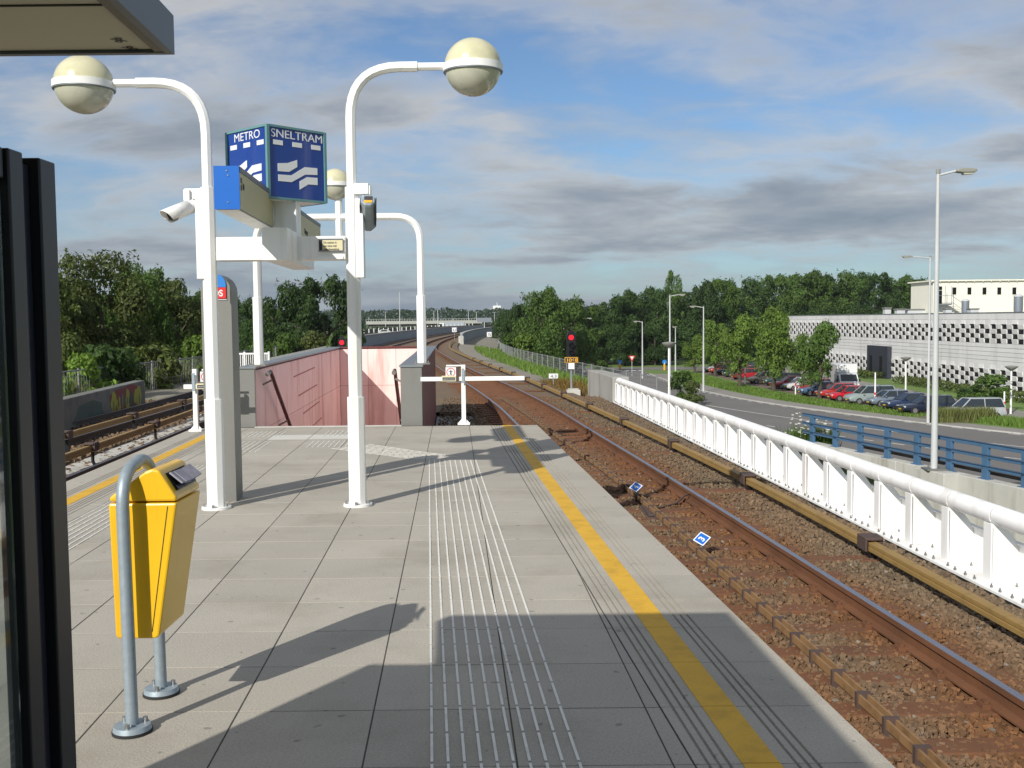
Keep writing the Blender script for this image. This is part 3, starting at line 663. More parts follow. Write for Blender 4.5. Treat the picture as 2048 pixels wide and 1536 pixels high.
def spray(k, u0_, u1_, z0, z1, lift, seed, nm):
    r = random.Random(seed); poly = []
    for i in range(14):
        a = 2*math.pi*i/14; rr = 1+r.uniform(-.38,.2); poly.append(((u0_+u1_)/2+math.cos(a)*(u1_-u0_)/2*rr, (z0+z1)/2+math.copysign(abs(math.sin(a))**0.6,math.sin(a))*(z1-z0)/2*(1+r.uniform(-.1,.1))))
    part(nm, MB().add([ga+gd*u+gn*lift+Vector((0,0,z)) for u,z in poly], [tuple(range(14))]), k, w)
spray(KG, 0.6, 3.9, -0.92, -0.34, 0.004, 4, 'sprayed_shadow'); spray(KR, 4.2, 8.3, -0.98, -0.16, 0.006, 1, 'sprayed_outline')
for i in range(7): spray((KY,KY,KP,KY,KG,KY,KY)[i], 4.4+i*0.52+(.1 if i%2 else 0), 5.0+i*0.52, -0.95+0.08*(i%3), -0.24-0.09*((i*2)%3), 0.009+i*.0006, 20+i, 'sprayed_letter'); spray((KP,KR,KY)[i%3], 4.62+i*0.52, 4.72+i*0.52+.04*(i%2), -0.84+.1*(i%2), -0.5+.08*(i%3), 0.015, 40+i, 'sprayed_stroke')
# cable trough of concrete lids on the left
t = thing('cable_trough', 'pale grey concrete cable trough beside the ochre third rails', 'cable trough', (-7.9,20,-0.95))
for k in range(30):
    y = 12+k*0.75; x = LX(y)-2.18
    part('trough_lid', slabq(MB(), [Vector((x-0.22,y+.01,0)),Vector((x+0.22,y+.01,0)),Vector((x+0.22,y+.74,0)),Vector((x-0.22,y+.74,0))], -0.98, -0.895), 'palecon', t)
# ================================================================ RETAINING WALL WITH BLUE RAILING
WA = G(1605,882,-3.0); WB = G(2048,978,-3.0); wd = (WB-WA).normalized(); wn = Vector((-wd.y,wd.x,0))   # wd runs towards the viewer
if wn.x > 0: wn = -wn
WE = WB+wd*10; WS = WA
w = thing('retaining_wall', 'pale streaked concrete retaining wall carrying the blue railing', 'wall', (WA.x,WA.y,GZ))
L_ = (WE-WS).length; k = 0; x = 0.0
while x < L_:
    a = WS+wd*(x+0.01); e = min(x+3.0,L_); b = WS+wd*(e-0.01)
    part('wall_segment', slabq(MB(), [a,b,b-wn*0.42,a-wn*0.42], GZ-0.1, -3.0), 'palecon', w, bevel=0.02); x += 3.0
part('wall_segment', slabq(MB(), [WS-wd*3.2,WS-wd*0.012,WS-wd*0.012-wn*1.6,WS-wd*3.2-wn*1.6], GZ-0.1, -4.15), 'palecon', w, bevel=0.02)
lp = G(1868,940,-2.95); u_ = (lp-WS).dot(wd)
part('lamp_plinth', slabq(MB(), [WS+wd*(u_-0.7)+wn*0.45,WS+wd*(u_+0.7)+wn*0.45,WS+wd*(u_+0.7)-wn*0.12,WS+wd*(u_-0.7)-wn*0.12], GZ-0.1, -2.965), 'palecon', w, bevel=0.02)
r = thing('blue_railing', 'blue painted three-rail railing on the concrete retaining wall', 'railing', WS-wn*0.22)
bs = WS-wn*0.22; bs.z = 0
for zz, hh in ((-2.03,0.10),(-2.36,0.08),(-2.68,0.08)):
    part('rail', MB().beam(bs-wd*0.35+Vector((0,0,zz)), bs+wd*L_+Vector((0,0,zz)), 0.10, hh), 'railblue', r, bevel=0.012)
    part('rail_top', MB().beam(bs-wd*0.36+Vector((0,0,zz+hh/2+.012)), bs+wd*L_+Vector((0,0,zz+hh/2+.012)), 0.13, 0.022), 'railbluetop', r)
x = 0.35
while x < L_:
    c = bs+wd*x
    part('post', MB().obox(c+Vector((0,0,-2.53)),wd*0.13,wn*0.05,Vector((0,0,0.46))), 'railblue', r, bevel=0.008)
    part('foot_plate', MB().obox(c+Vector((0,0,-2.99)),wd*0.2,wn*0.11,Vector((0,0,0.012))), 'railblue', r)
    x += 1.62
# guard kerb lying behind the railing
solo('guard_beam', MB().beam(bs-wn*0.32+wd*3+Vector((0,0,-2.86)), bs-wn*0.32+wd*L_+Vector((0,0,-2.86)),0.1,0.10).beam(bs-wn*0.5+wd*5+Vector((0,0,-2.9)), bs-wn*0.5+wd*L_+Vector((0,0,-2.9)),0.1,0.1), 'steelrail', 'dark steel guard beams lying behind the blue railing', 'guard beam')
# ================================================================ PLATFORM FURNITURE
def sph(r, z0, z1, n=10):
    return [(math.sqrt(max(r*r-z*z,1e-8)), z) for z in [r*math.sin(lerp(math.asin(z0/r),math.asin(z1/r),i/n)) for i in range(n+1)]]
def globe(c, r, parent):
    c = Vector(c); b = r*0.16
    g = part('globe_dome', MB().lathe(sph(r,b*0.3,r*0.9995,12), c, 32), 'cream', parent, smooth=40)
    part('globe_band', MB().lathe([(r*1.0,-b*1.0),(r*1.045,-b*0.95),(r*1.045,b*0.55),(r*1.0,b*0.62)], c, 36), 'white', parent, smooth=40)
    d = part('globe_diffuser', MB().lathe(sph(r*0.985,-r*0.984,-b*0.9,12), c, 32), 'diffuser', parent, smooth=40)
    part('globe_rim', MB().lathe([(r*0.9,-b*1.25),(r*1.03,-b*1.2),(r*1.03,-b*1.02),(r*0.9,-b*1.02)], c, 36), 'greymetal', parent, smooth=40)
def arc(a, b, c_, n=8):
    """quadratic bend from a over b to c"""
    a = Vector(a); b = Vector(b); c_ = Vector(c_)
    return [(a*(1-t)**2+b*2*t*(1-t)+c_*t*t) for t in [i/n for i in range(n+1)]]
# ---- twin-pole lamp frame
B1 = G(433,1017); B2 = G(716,1011)
fr = thing('lamp_gantry', 'white H-shaped frame of two lamp poles with globe lamps', 'lamp gantry', ((B1.x+B2.x)/2,(B1.y+B2.y)/2,0))
ZA = P(800,133,9.72).z
for Bp, gp, sg in ((B1,(168,170),-1),(B2,(946,135),1)):
    gc = P(gp[0],gp[1],Bp.y)
    part('base_plate', MB().cyl(Bp,Bp+Vector((0,0,0.022)),0.135,n=20), 'white', fr, smooth=40)
    part('base_bolts', sum_bolts(Bp) if False else MB().cyl(Bp+Vector((0.1,-.03,.02)),Bp+Vector((0.1,-.03,.05)),0.014,n=6).cyl(Bp+Vector((-0.1,-.03,.02)),Bp+Vector((-0.1,-.03,.05)),0.014,n=6).cyl(Bp+Vector((0.0,-.11,.02)),Bp+Vector((0.0,-.11,.05)),0.014,n=6), 'bolt', fr)
    part('pole_base', MB().tube([Bp+Vector((0,0,.02)),Bp+Vector((0,0,1.02))],0.083,8), 'white', fr, bevel=0.004)
    part('pole', MB().tube([Bp+Vector((0,0,1.0)),Bp+Vector((0,0,2.95))],0.066,8), 'white', fr, bevel=0.003)
    za = gc.z+0.012
    top = Vector((Bp.x,Bp.y,za)); R_ = 0.46
    pts = [Vector((Bp.x,Bp.y,2.9)),Vector((Bp.x,Bp.y,za-R_))]+arc((Bp.x,Bp.y,za-R_),(Bp.x,Bp.y,za),(Bp.x+sg*R_,Bp.y,za),9)[1:]+[Vector((Bp.x+sg*0.62,Bp.y,za))]
    part('pole_bend', MB().tube(pts,0.047,8), 'white', fr, smooth=30)
    part('lamp_arm', MB().tube([Vector((Bp.x+sg*0.56,Bp.y,za)),Vector((gc.x-sg*0.25,Bp.y,za))],0.036,8), 'white', fr, smooth=30)
    globe(gc, 0.262, fr)
    sx = sg
    part('side_clamp', MB().box(Bp.x+sg*0.03,Bp.x+sg*0.105,Bp.y-0.055,Bp.y+0.055,2.12,2.84), 'white', fr, bevel=0.004)
zb0 = P(560,521,9.7).z; zb1 = P(560,474,9.7).z
part('cross_beam', MB().box(B1.x+0.055,B2.x-0.055,9.64,9.84,zb0,zb1), 'white', fr, bevel=0.008)
part('beam_seam', MB().box(B1.x+0.075,B2.x-0.075,9.632,9.64,zb0+0.005,zb0+0.03), 'white', fr)
CXX = (P(598,480,9.75).x+P(552,480,9.75).x)/2
ga_ = lambda y: CXX+SH*(y-9.75)
part('sign_beam', MB().add([(ga_(y)+d,y,z) for z in (zb0-0.035,zb1+0.03) for (d,y) in ((-0.11,9.05),(0.11,9.05),(0.11,10.75),(-0.11,10.75))], BOXF), 'white', fr, bevel=0.006)
part('sign_post', MB().box(CXX-0.105,CXX+0.105,9.66,9.87,zb1+0.03,P(575,404,9.8).z+0.02), 'white', fr, bevel=0.006)
# ---- blue cube sign
NC = P(537,395,9.42); a_ = 0.648; hgt = P(537,248,9.42).z-NC.z
e_r = Vector((0.670,0.742,0)); e_l = Vector((-0.742,0.670,0)); Z_ = Vector((0,0,1))
cb = thing('cube_sign', 'large blue cube sign reading METRO and SNELTRAM above the white frame', 'sign', NC+(e_r+e_l)*a_/2)
ctr = NC+(e_r+e_l)*a_/2+Z_*hgt/2
part('cube_body', MB().obox(ctr,e_r*(a_/2-.006),e_l*(a_/2-.006),Z_*(hgt/2-.004)), 'signblue', cb)
for (i,j) in ((-1,-1),(1,-1),(-1,1),(1,1)):
    c = ctr+(e_r*i+e_l*j)*(a_/2-.008); part('corner_trim', MB().obox(c,e_r*0.014,e_l*0.014,Z_*(hgt/2+.003)), 'teal', cb)
for z in (-1,1):
    for (e,f_) in ((e_r,e_l),(e_l,e_r)):
        for k in (-1,1):
            c = ctr+Z_*z*(hgt/2-.004)+f_*k*(a_/2-.006); part('edge_trim', MB().obox(c,e*(a_/2-.024),f_*0.010,Z_*0.010), 'teal', cb)
part('underside', MB().obox(NC+(e_r+e_l)*a_/2-Z_*0.003,e_r*(a_/2-.04),e_l*(a_/2-.04),Z_*0.004), 'white', cb)
def facepoly(poly, o, ax, nrm): 
    n = len(poly); mb = MB(); mb.prism(poly, o+nrm*0.0005, ax, Z_, nrm*0.003); return mb
logo = [[(662,265),(662,305),(716,308),(758,282),(758,246),(710,263)],[(663,322),(663,355),(728,360),(798,320),(860,321),(860,286),(795,282),(728,325)],[(768,355),(768,397),(812,370),(860,373),(860,336),(806,333)]]
def lg(x, y):
    k = (x-612)/293; tp = 70+35*k; bt = 440+25*k; return (k*a_, (bt-y)/(bt-tp)*hgt)
for (o, ax, nrm, txt, wdt) in ((NC+e_r*0, e_r, e_l*-1, 'SNELTRAM', 0.565), (NC+e_l*a_, e_l*-1, e_r*-1, 'METRO', 0.40)):
    o = o+nrm*-0.006
    for pl in logo: part('logo_stroke', facepoly([lg(*p) for p in pl], o, ax, nrm*-1 if False else nrm), 'signwhite', cb)
    for u in (0.065,0.275,0.485):
        part('dash', facepoly([(u,0.478),(u+0.105,0.478),(u+0.105,0.520),(u,0.520)], o, ax, nrm), 'signwhite', cb)
    part('lettering', text_mb(txt, o+ax*((a_-wdt)/2)+Z_*0.545+nrm*0.001, ax, Z_, 0.104, width=wdt), 'signwhite', cb)
# ---- direction light boxes
def dirbox(label, y0, y1, xr0, xr1, zt, zbm, endm, txtspec):
    t = thing('direction_sign', label, 'direction sign', (xr0,y0,zbm), 'light boxes on the white frame')
    d = Vector((xr1-xr0,y1-y0,0)).normalized(); rg = Vector((d.y,-d.x,0)); a = Vector((xr0,y0,0)); b = Vector((xr1,y1,0)); wd_ = 0.184
    q = [a-rg*wd_+d*.012,a+d*.012-rg*.002,b-rg*.002,b-rg*wd_]
    part('box_body', slabq(MB(), q, zbm+.004, zt-.002), 'fascia', t)
    part('face', slabq(MB(), [a-rg*.004+d*.02,a+rg*.004+d*.02,b+rg*.004-d*.01,b-rg*.004-d*.01], zbm+.006, zt-.042), 'signcream', t)
    part('top_trim', slabq(MB(), [a-rg*.004+d*.014,a+rg*.008+d*.014,b+rg*.008,b-rg*.004], zt-.040, zt), 'fascia', t)
    part('end_cap', slabq(MB(), [a-rg*(wd_+.004),a+rg*.004,a+rg*.004+d*.012,a-rg*(wd_+.004)+d*.012], zbm, zt+.002), endm, t)
    part('underside', slabq(MB(), [a-rg*(wd_-.006)+d*.02,a-rg*.012+d*.02,b-rg*.012,b-rg*(wd_-.006)], zbm-.004, zbm+.003), 'white', t)
    for (tx, u, v, sz) in txtspec: part('lettering', text_mb(tx, a+d*u+rg*.0046+Z_*(zbm+v), d, Z_, sz), 'ink', t)
    if endm == 'blueend':
        for u, v in ((0.09,0.29),(0.08,0.255),(0.085,0.055)):
            c = a-rg*u-d*.002+Z_*(zbm+v); part('screw', MB().cyl(c,c-d*.004,0.006,n=8), 'bolt', t)
        for v in (0.15,0.205): part('pictogram', slabq(MB(), [a+d*.05+rg*.0042,a+d*.05+rg*.0052,a+d*.105+rg*.0052,a+d*.105+rg*.0042], zbm+v, zbm+v+.042), 'ink', t)
zt_ = P(478,332,8.05).z; zb_ = P(479,418.5,8.05).z
dirbox('cream light box sign with a bright blue end cap in front of the white post', 8.05, 9.66, P(478,380,8.05).x, P(546,420,9.66).x, zt_, zb_, 'blueend', [('lift',0.13,0.165,0.07)])
xq = P(600,445,11.2).x
dirbox('cream light box sign with a black end behind the white post', 11.2, 12.85, xq, P(640,450,12.85).x, zt_, zb_, 'black', [('Uitgang',0.28,0.10,0.085)])
# ---- camera notice on the beam
c0 = P(638,502,9.62); c1 = P(685,478,9.62); t = thing('notice_plate', 'small cream notice plate with three lines of text on the white beam', 'notice', c0)
part('plate', MB().box(c0.x,c1.x,9.615,9.632,c0.z,c1.z), 'signpale', t); w_ = c1.x-c0.x
part('frame', MB().box(c0.x-.004,c1.x+.002,9.611,9.63,c1.z-.006,c1.z+.004).box(c0.x-.004,c1.x+.002,9.611,9.63,c0.z-.004,c0.z+.004), 'fascia', t)
part('blue_strip', MB().box(c0.x+.002,c0.x+w_*0.15,9.612,9.6155,c0.z+.006,c1.z-.007), 'navy', t)
for k, s_ in enumerate(('Dit station is','een zone met','videobewaking')):
    part('lettering', text_mb(s_, Vector((c0.x+w_*0.19,9.6145,c1.z-0.040-0.030*k)), (1,0,0), Z_, 0.028, width=w_*(0.55,0.56,0.66)[k]), 'ink', t)
# ---- closed-circuit cameras
t = thing('security_camera', 'white tubular security camera pointing down on the left lamp pole', 'camera', P(386,412,9.68))
bk = P(387,411,9.66); dr = Vector((-0.60,-0.69,-0.40)).normalized(); fr_ = bk+dr*0.3; uu = dr.cross(Vector((0,0,1))).normalized(); vv = uu.cross(dr)
part('housing', MB().tube([bk-dr*.012,bk,bk+dr*0.25],[0.046,0.062,0.064],16), 'white', t, smooth=45)
hood = MB(); n = 16; vs = []
for (l_, r_) in ((0.06,0.070),(0.30,0.070)):
    for k in range(n+1):
        an = math.pi*(-0.18+1.36*k/n); L2 = l_ if l_ < 0.2 else l_+0.03*math.sin(an)
        vs.append(bk+dr*L2+(uu*math.cos(an)+vv*math.sin(an))*r_)
hood.add(vs, [(k,k+1,n+2+k,n+1+k) for k in range(n)]); h_ = part('sun_hood', hood, 'white', t, smooth=60)
sm = h_.modifiers.new('solid','SOLIDIFY'); sm.thickness = 0.006
part('lens', MB().cyl(bk+dr*0.252,bk+dr*0.258,0.055,n=16), 'black', t)
part('bezel', MB().tube([bk+dr*0.22,bk+dr*0.275],[0.066,0.066],16,caps=False), 'steel', t, smooth=40)
pA = P(372,397,9.68); pB = P(412,378,9.68)
part('wall_arm', MB().box(pA.x,B1.x-0.05,9.63,9.72,pA.z-0.01,pB.z).box(pA.x,pA.x+0.055,9.60,9.75,pA.z-0.03,pB.z-0.012), 'white', t, bevel=0.004)
t = thing('security_camera', 'grey octagonal security camera with a black and yellow rear label on the right lamp pole', 'camera', P(735,400,9.72))
bk = P(736,402,9.60); dr = Vector((-0.11,0.82,-0.50)).normalized()
part('housing', MB().tube([bk-dr*0.02,bk,bk+dr*0.36,bk+dr*0.39],[0.062,0.072,0.072,0.056],8), 'galv', t, bevel=0.004)
uu = Vector((1,0,0)); vv = uu.cross(dr)*-1; vv = vv if vv.z > 0 else -vv
part('rear_screen', MB().obox(bk-dr*0.022+vv*0.016,uu*0.038,vv*0.020,dr*0.002), 'ink', t); part('rear_label', MB().obox(bk-dr*0.022-vv*0.022,uu*0.038,vv*0.014,dr*0.002), 'amber', t)
part('side_shield', MB().obox(bk+dr*.17+uu*.071,uu*.004,vv*.045,dr*.16).obox(bk+dr*.17-uu*.071,uu*.004,vv*.045,dr*.16), 'black', t)
pA = P(700,389,9.7); pB = P(741,367,9.7)
part('wall_arm', MB().box(B2.x+0.03,B2.x+0.16,9.67,9.77,pA.z,pB.z).box(pB.x-0.09,pB.x,9.68,9.76,pA.z-0.005,pB.z-0.02).box(pB.x-.075,pB.x-.03,9.69,9.74,pA.z-.05,pA.z), 'white', t, bevel=0.004)
# ---- help point pillar
px0 = P(410,800,10.06).x; px1 = P(470,800,10.06).x; zt2 = P(440,548,10.02).z; wv = px1-px0
t = thing('help_pillar', 'grey steel help pillar with rounded top and red SOS panel', 'help pillar', ((px0+px1)/2,10.1,0))
prof_ = [(0,0),(wv,0),(wv,zt2-0.17)]+[(wv-0.17+0.17*math.cos(a),zt2-0.17+0.17*math.sin(a)) for a in [math.pi/2*k/6 for k in range(1,7)]]
prof_ += [(0.17-0.17*math.sin(a),zt2-0.17+0.17*math.cos(a)) for a in [math.pi/2*k/6 for k in range(0,7)] if 0.17-0.17*math.sin(a) < wv-0.17 or True][1:]
part('column', MB().prism(prof_, (px0,10.02,0), (1,0,0), (0,0,1), (0,0.24,0)), 'steel', t, bevel=0.03)
zr0 = P(440,597,10.0).z; zr1 = P(440,575,10.0).z
part('red_panel', MB().box(px0+0.05,px1-0.045,10.006,10.018,zr0,zr1), 'red', t)
part('blue_panel', MB().prism([(0.05,zr1+.003),(wv-0.045,zr1+.003)]+[(wv-0.045-0.09+0.09*math.cos(a),zr1+0.03+0.095*math.sin(a)) for a in [math.pi/2*k/5 for k in range(6)]]+[(0.05+0.09-0.09*math.sin(a),zr1+0.03+0.095*math.cos(a)) for a in [math.pi/2*k/5 for k in range(1,6)]], (px0,10.006,0),(1,0,0),(0,0,1),(0,0.012,0)), 'skyblue', t)
part('lettering', text_mb('SOS', Vector((px0+0.075,10.005,zr0+0.022)), (1,0,0), Z_, 0.085, width=wv-0.15, bold=0.002), 'signwhite', t)
part('panel_seam', MB().box(px0+0.04,px1-0.04,10.01,10.019,zr0-0.014,zr0-0.008), 'signwhite', t)
# ---- waste bin
p1 = G(265,1464); p2 = G(323,1388); bx = (p1.x+p2.x)/2; y0b, y1b = p1.y+0.075, p2.y-0.03
t = thing('waste_bin', 'yellow hooded waste bin hung on a galvanised hoop', 'bin', (bx,(p1.y+p2.y)/2,0))
zT = 1.115
hp = [Vector((p1.x,p1.y,0.02)),Vector((p1.x-.01,p1.y,zT-0.16))]+arc((p1.x-.01,p1.y,zT-0.16),(p1.x-.01,p1.y,zT),(p1.x-.01,p1.y+0.17,zT),7)[1:]
hp += arc((p2.x-.01,p2.y-0.17,zT),(p2.x-.01,p2.y,zT),(p2.x-.01,p2.y,zT-0.16),7)+[Vector((p2.x,p2.y,0.02))]
part('hoop', MB().tube(hp,0.0265,14), 'galv', t, smooth=60)
for p in (p1,p2):
    part('rubber_foot', MB().cyl(p,p+Vector((0,0,.014)),0.083,n=24), 'blackmatt', t, smooth=40)
    part('foot_flange', MB().cyl(p+Vector((0,0,.014)),p+Vector((0,0,.034)),0.080,0.074,n=24), 'galv', t, smooth=40)
    for k in (0.6,2.5,4.7): part('foot_bolt', MB().cyl(p+Vector((0.055*math.cos(k),0.055*math.sin(k),.03)),p+Vector((0.055*math.cos(k),0.055*math.sin(k),.055)),0.010,n=8), 'bolt', t)
xl_ = P(216,1000,y0b).x; xr_ = P(353,1005,y0b).x; xlb = P(231,1275,y0b).x; xrb = P(318,1275,y0b).x
zs_ = P(285,1004,y0b).z; zbt = P(270,1278,y0b).z; zpk = P(300,938,y0b).z; xpk = P(303,938,y0b).x
sec = [(xlb+.012,zbt),(xrb-.012,zbt),(xrb,zbt+.012),(xr_,zs_-.006),(xl_,zs_-.006),(xlb,zbt+.012)]
part('bin_body', MB().prism(sec, (0,y0b,0),(1,0,0),(0,0,1),(0,y1b-y0b,0)), 'binyellow', t, bevel=0.016)
roof = [(xl_+.002,zs_),(xr_-.002,zs_),(xr_-.004,zs_+.02),(xpk+.03,zpk-.008),(xpk,zpk),(xpk-.03,zpk-.012),(xl_+.004,zs_+.02)]
part('bin_hood', MB().prism(roof, (0,y0b+.004,0),(1,0,0),(0,0,1),(0,y1b-y0b-.008,0)), 'binyellow', t, bevel=0.012)
sd_ = Vector((xr_-.004-(xpk+.03),0,zs_+.02-(zpk-.008))); sl_ = sd_.length; sd_.normalize(); sn_ = Vector((-sd_.z,0,sd_.x)); sn_ = sn_ if sn_.x > 0 else -sn_
oc = Vector((xpk+.03,0,zpk-.008))+sd_*sl_*0.50
part('opening', MB().obox(oc+Vector((0,(y0b+y1b)/2,0))+sn_*0.0012,sd_*sl_*0.33,Vector((0,(y1b-y0b)*0.36,0)),sn_*0.0025), 'bindark', t)
part('opening_flap', MB().obox(oc+sd_*sl_*0.26+Vector((0,(y0b+y1b)/2,0))+sn_*0.012,sd_*sl_*0.08,Vector((0,(y1b-y0b)*0.34,0)),sn_*0.003), 'navy', t)
part('door_seam', MB().add([(lerp(xrb,xr_,0.0)-.030,y0b-.0006,zbt+.03),(lerp(xrb,xr_,0)-.026,y0b-.0006,zbt+.03),(xr_-.036,y0b-.0006,zs_-.02),(xr_-.040,y0b-.0006,zs_-.02)],[(0,1,2,3)]), 'bindark', t)
for k in range(3):
    c = oc+Vector((0,lerp(y0b,y1b,0.36+0.14*k),0))+sn_*(0.02+.006*k)
    solo('newspaper', MB().obox(c,(sd_+sn_*0.35).normalized()*0.035,Vector((0.004*k,0.06,0.006*(k-1))),(sn_-sd_*0.35).normalized()*0.004), 'paper', ('folded grey newspaper poking out of the yellow bin','crumpled newspaper stuffed deepest in the yellow bin','newspaper lying on top in the yellow bin opening')[k], 'newspaper')
# ---- end-of-platform barriers
def barrier(label, base, x0, x1, zc_, ofs):
    t = thing('barrier', label, 'barrier', base, 'white no-entry barriers at the platform end')
    zt = 0.99; x, y = base.x, base.y
    part('foot', MB().box(x-.10,x+.10,y-.08,y+.08,0.0,0.03).prism([(-.09,0),(.09,0),(.03,.07),(-.03,.07)],(x,y-.012,.03),(1,0,0),(0,0,1),(0,.024,0)), 'white', t)
    part('post', MB().box(x-.035,x+.035,y-.035,y+.035,0.03,zt), 'white', t, bevel=0.004)
    part('cross_bar', MB().box(x0,x1,y-.082,y-.037,zc_-.035,zc_+.035), 'white', t, bevel=0.006)
    part('hinge', MB().box(x-.022,x+.022,y-.10,y-.082,zc_-.07,zt-.06), 'galv', t)
    x = x+ofs
    part('sign_frame', MB().box(x-.28,x-.03,y-.03,y-.01,zt-.025,zt+.0).box(x-.28,x-.03,y-.03,y-.01,zc_-.065,zc_-.045), 'white', t)
    s = part('no_entry_plate', MB().box(x-.285,x-.115,y-.105,y-.095,zt-.20,zt-.035), 'signwhite', t)
    ring = MB(); c = Vector((x-.20,y-.1065,zt-.118)); nn = 24
    ring.add([c+Vector((math.cos(2*math.pi*k/nn)*r_,0,math.sin(2*math.pi*k/nn)*r_)) for r_ in (0.060,0.072) for k in range(nn)], [(k,(k+1)%nn,nn+(k+1)%nn,nn+k) for k in range(nn)])
    part('ring', ring, 'red', t)
    part('pictogram', MB().box(c.x-.010,c.x+.010,c.y-.001,c.y,c.z-.02,c.z+.022).box(c.x-.034,c.x+.034,c.y-.001,c.y,c.z+.010,c.z+.018).box(c.x-.007,c.x+.007,c.y-.001,c.y,c.z+.026,c.z+.042).prism([(-.02,-.05),(-.008,-.05),(0,-.02),(.008,-.05),(.02,-.05),(.008,-.015),(-.008,-.015)],(c.x,c.y-.001,c.z),(1,0,0),(0,0,1),(0,.001,0)), 'ink', t)
    part('text_plate', MB().box(x-.35,x-.115,y-.112,y-.1,zc_-.035,zc_+.055), 'signpale', t)
    part('text_strip', MB().box(x-.335,x-.13,y-.1135,y-.112,zc_-.022,zc_+.028), 'navy', t)
    part('lettering', text_mb('VERBODEN TOEGANG', Vector((x-.328,y-.1142,zc_-.008)), (1,0,0), Z_, 0.026, width=0.19), 'signwhite', t)
    part('sign_back', MB().box(x-.115,x-.075,y-.1,y-.03,zc_-.04,zt-.03), 'brown', t)
bR_ = G(928,849); barrier('white no-entry barrier right of the stairwell with a long bar over the track', bR_, P(842,758,bR_.y).x, P(1049,757,bR_.y).x, P(940,757,bR_.y).z, 0.0)
bL_ = G(393,862); barrier('white no-entry barrier left of the stairwell, half behind the lamp pole', bL_, P(370,773,bL_.y).x, P(478,770,bL_.y).x, P(380,773,bL_.y).z, 0.40)
# ---- lamp portal standing on the stairwell copings
yb = 17.62; xa = P(518,724,yb).x; xb = P(844,714,yb).x; zt3 = P(790,433,yb).z; zc3 = ZT+0.012
t = thing('lamp_gantry', 'white arched lamp portal on the stairwell copings with two globes', 'lamp gantry', ((xa+xb)/2,yb,zc3))
for x in (xa,xb):
    part('base_plate', MB().box(x-.14,x+.14,yb-.11,yb+.11,zc3,zc3+.02), 'steel', t)
    part('anchor_bolts', MB().cyl((x-.11,yb-.08,zc3+.02),(x-.11,yb-.08,zc3+.06),.012,n=6).cyl((x+.11,yb-.08,zc3+.02),(x+.11,yb-.08,zc3+.06),.012,n=6), 'bolt', t)
    part('pole', MB().tube([(x,yb,zc3+.02),(x,yb,zc3+1.15)],0.082,8), 'white', t, bevel=0.004)
pts = [Vector((xa,yb,zc3+1.1)),Vector((xa,yb,zt3-.42))]+arc((xa,yb,zt3-.42),(xa,yb,zt3),(xa+.42,yb,zt3),8)[1:]+arc((xb-.42,yb,zt3),(xb,yb,zt3),(xb,yb,zt3-.42),8)+[Vector((xb,yb,zc3+1.1))]
part('arch', MB().tube(pts,0.06,8), 'white', t, smooth=30)
xs_ = P(678,432,yb).x; gA = P(671,369,yb); gB = P(694,497,yb)
part('stem', MB().tube([(xs_,yb-.0,gB.z+.15),(xs_,yb,gA.z-.2)],0.062,8), 'white', t)
globe((gA.x,yb,gA.z), 0.262, t); globe((gB.x,yb+.02,gB.z), 0.205, t)
part('conduit', MB().tube([(xa+.09,yb-.05,zc3+.02),(xa+.085,yb-.07,zc3+.9),(xa+.085,yb-.07,zt3-.5)],0.012,6), 'greymetal', t)
# ---- shelter beside the camera
sx1 = -0.80; sx0 = -2.42; y1c = 2.56; zcb = 2.372
t = thing('platform_shelter', 'dark framed platform shelter with a flat beige canopy overhead', 'shelter', (-1.7,-0.5,0))
def shq(x0,x1,y0,y1): return [Vector((x0+SH*(y0-y1c),y0,0)),Vector((x1+SH*(y0-y1c),y0,0)),Vector((x1+SH*(y1-y1c),y1,0)),Vector((x0+SH*(y1-y1c),y1,0))]
part('canopy_slab', slabq(MB(), shq(sx0+.022,sx1-.022,-4.5,y1c-.022), zcb-0.004, zcb+0.075), 'soffit', t)
part('fascia', slabq(MB(), shq(sx1-.02,sx1,-4.5,y1c), zcb-0.012, zcb+0.080), 'fascia', t)
part('fascia', slabq(MB(), shq(sx0,sx0+.02,-4.5,y1c), zcb-0.012, zcb+0.080), 'fascia', t)
part('fascia', slabq(MB(), shq(sx0+.021,sx1-.021,y1c-.02,y1c), zcb-0.012, zcb+0.080), 'fascia', t)
for yy in (y1c-.055-.16*2.0, y1c-0.95, y1c-1.6):
    part('soffit_joint', slabq(MB(), shq(sx0+.06,sx1-.045,yy-.005,yy+.003), zcb-0.0065, zcb-0.002), 'joint', t)
part('soffit_edge', slabq(MB(), shq(sx1-.042,sx1-.0215,-4.4,y1c-.022), zcb-0.0105, zcb-0.002), mat('soffit_trim', (0.22,0.19,0.13), 0.6), t)
dY = Vector((SH,1,0)).normalized()
c = Vector((sx1-0.20,y1c-0.14,zcb-0.0052))
for (pa_, pb_, tx) in (((258,84),(229,71),'96'),((281,100),(253,89),'06')):
    qa = G(*pa_,zcb-.0054); qb = G(*pb_,zcb-.0054); ax_ = (qb-qa).normalized(); part('soffit_number', text_mb(tx, qa, ax_, Vector((0,0,-1)).cross(ax_), 0.040, extrude=0.0003), 'ink', t)
XR = -0.965
def post(x0,x1,y0,y1,z0,z1,m,nm='post'): return part(nm, slabq(MB(), [Vector((x0,y0,0)),Vector((x1,y0,0)),Vector((x1,y1,0)),Vector((x0,y1,0))], z0, z1), m, t, bevel=0.004)
post(XR-.055,XR-.004,2.055,2.115,0.0,2.06,'black'); post(XR-.05,XR-.022,2.117,2.178,0.0,2.045,'navy'); post(XR-.055,XR,2.18,2.255,0.0,2.06,'black')
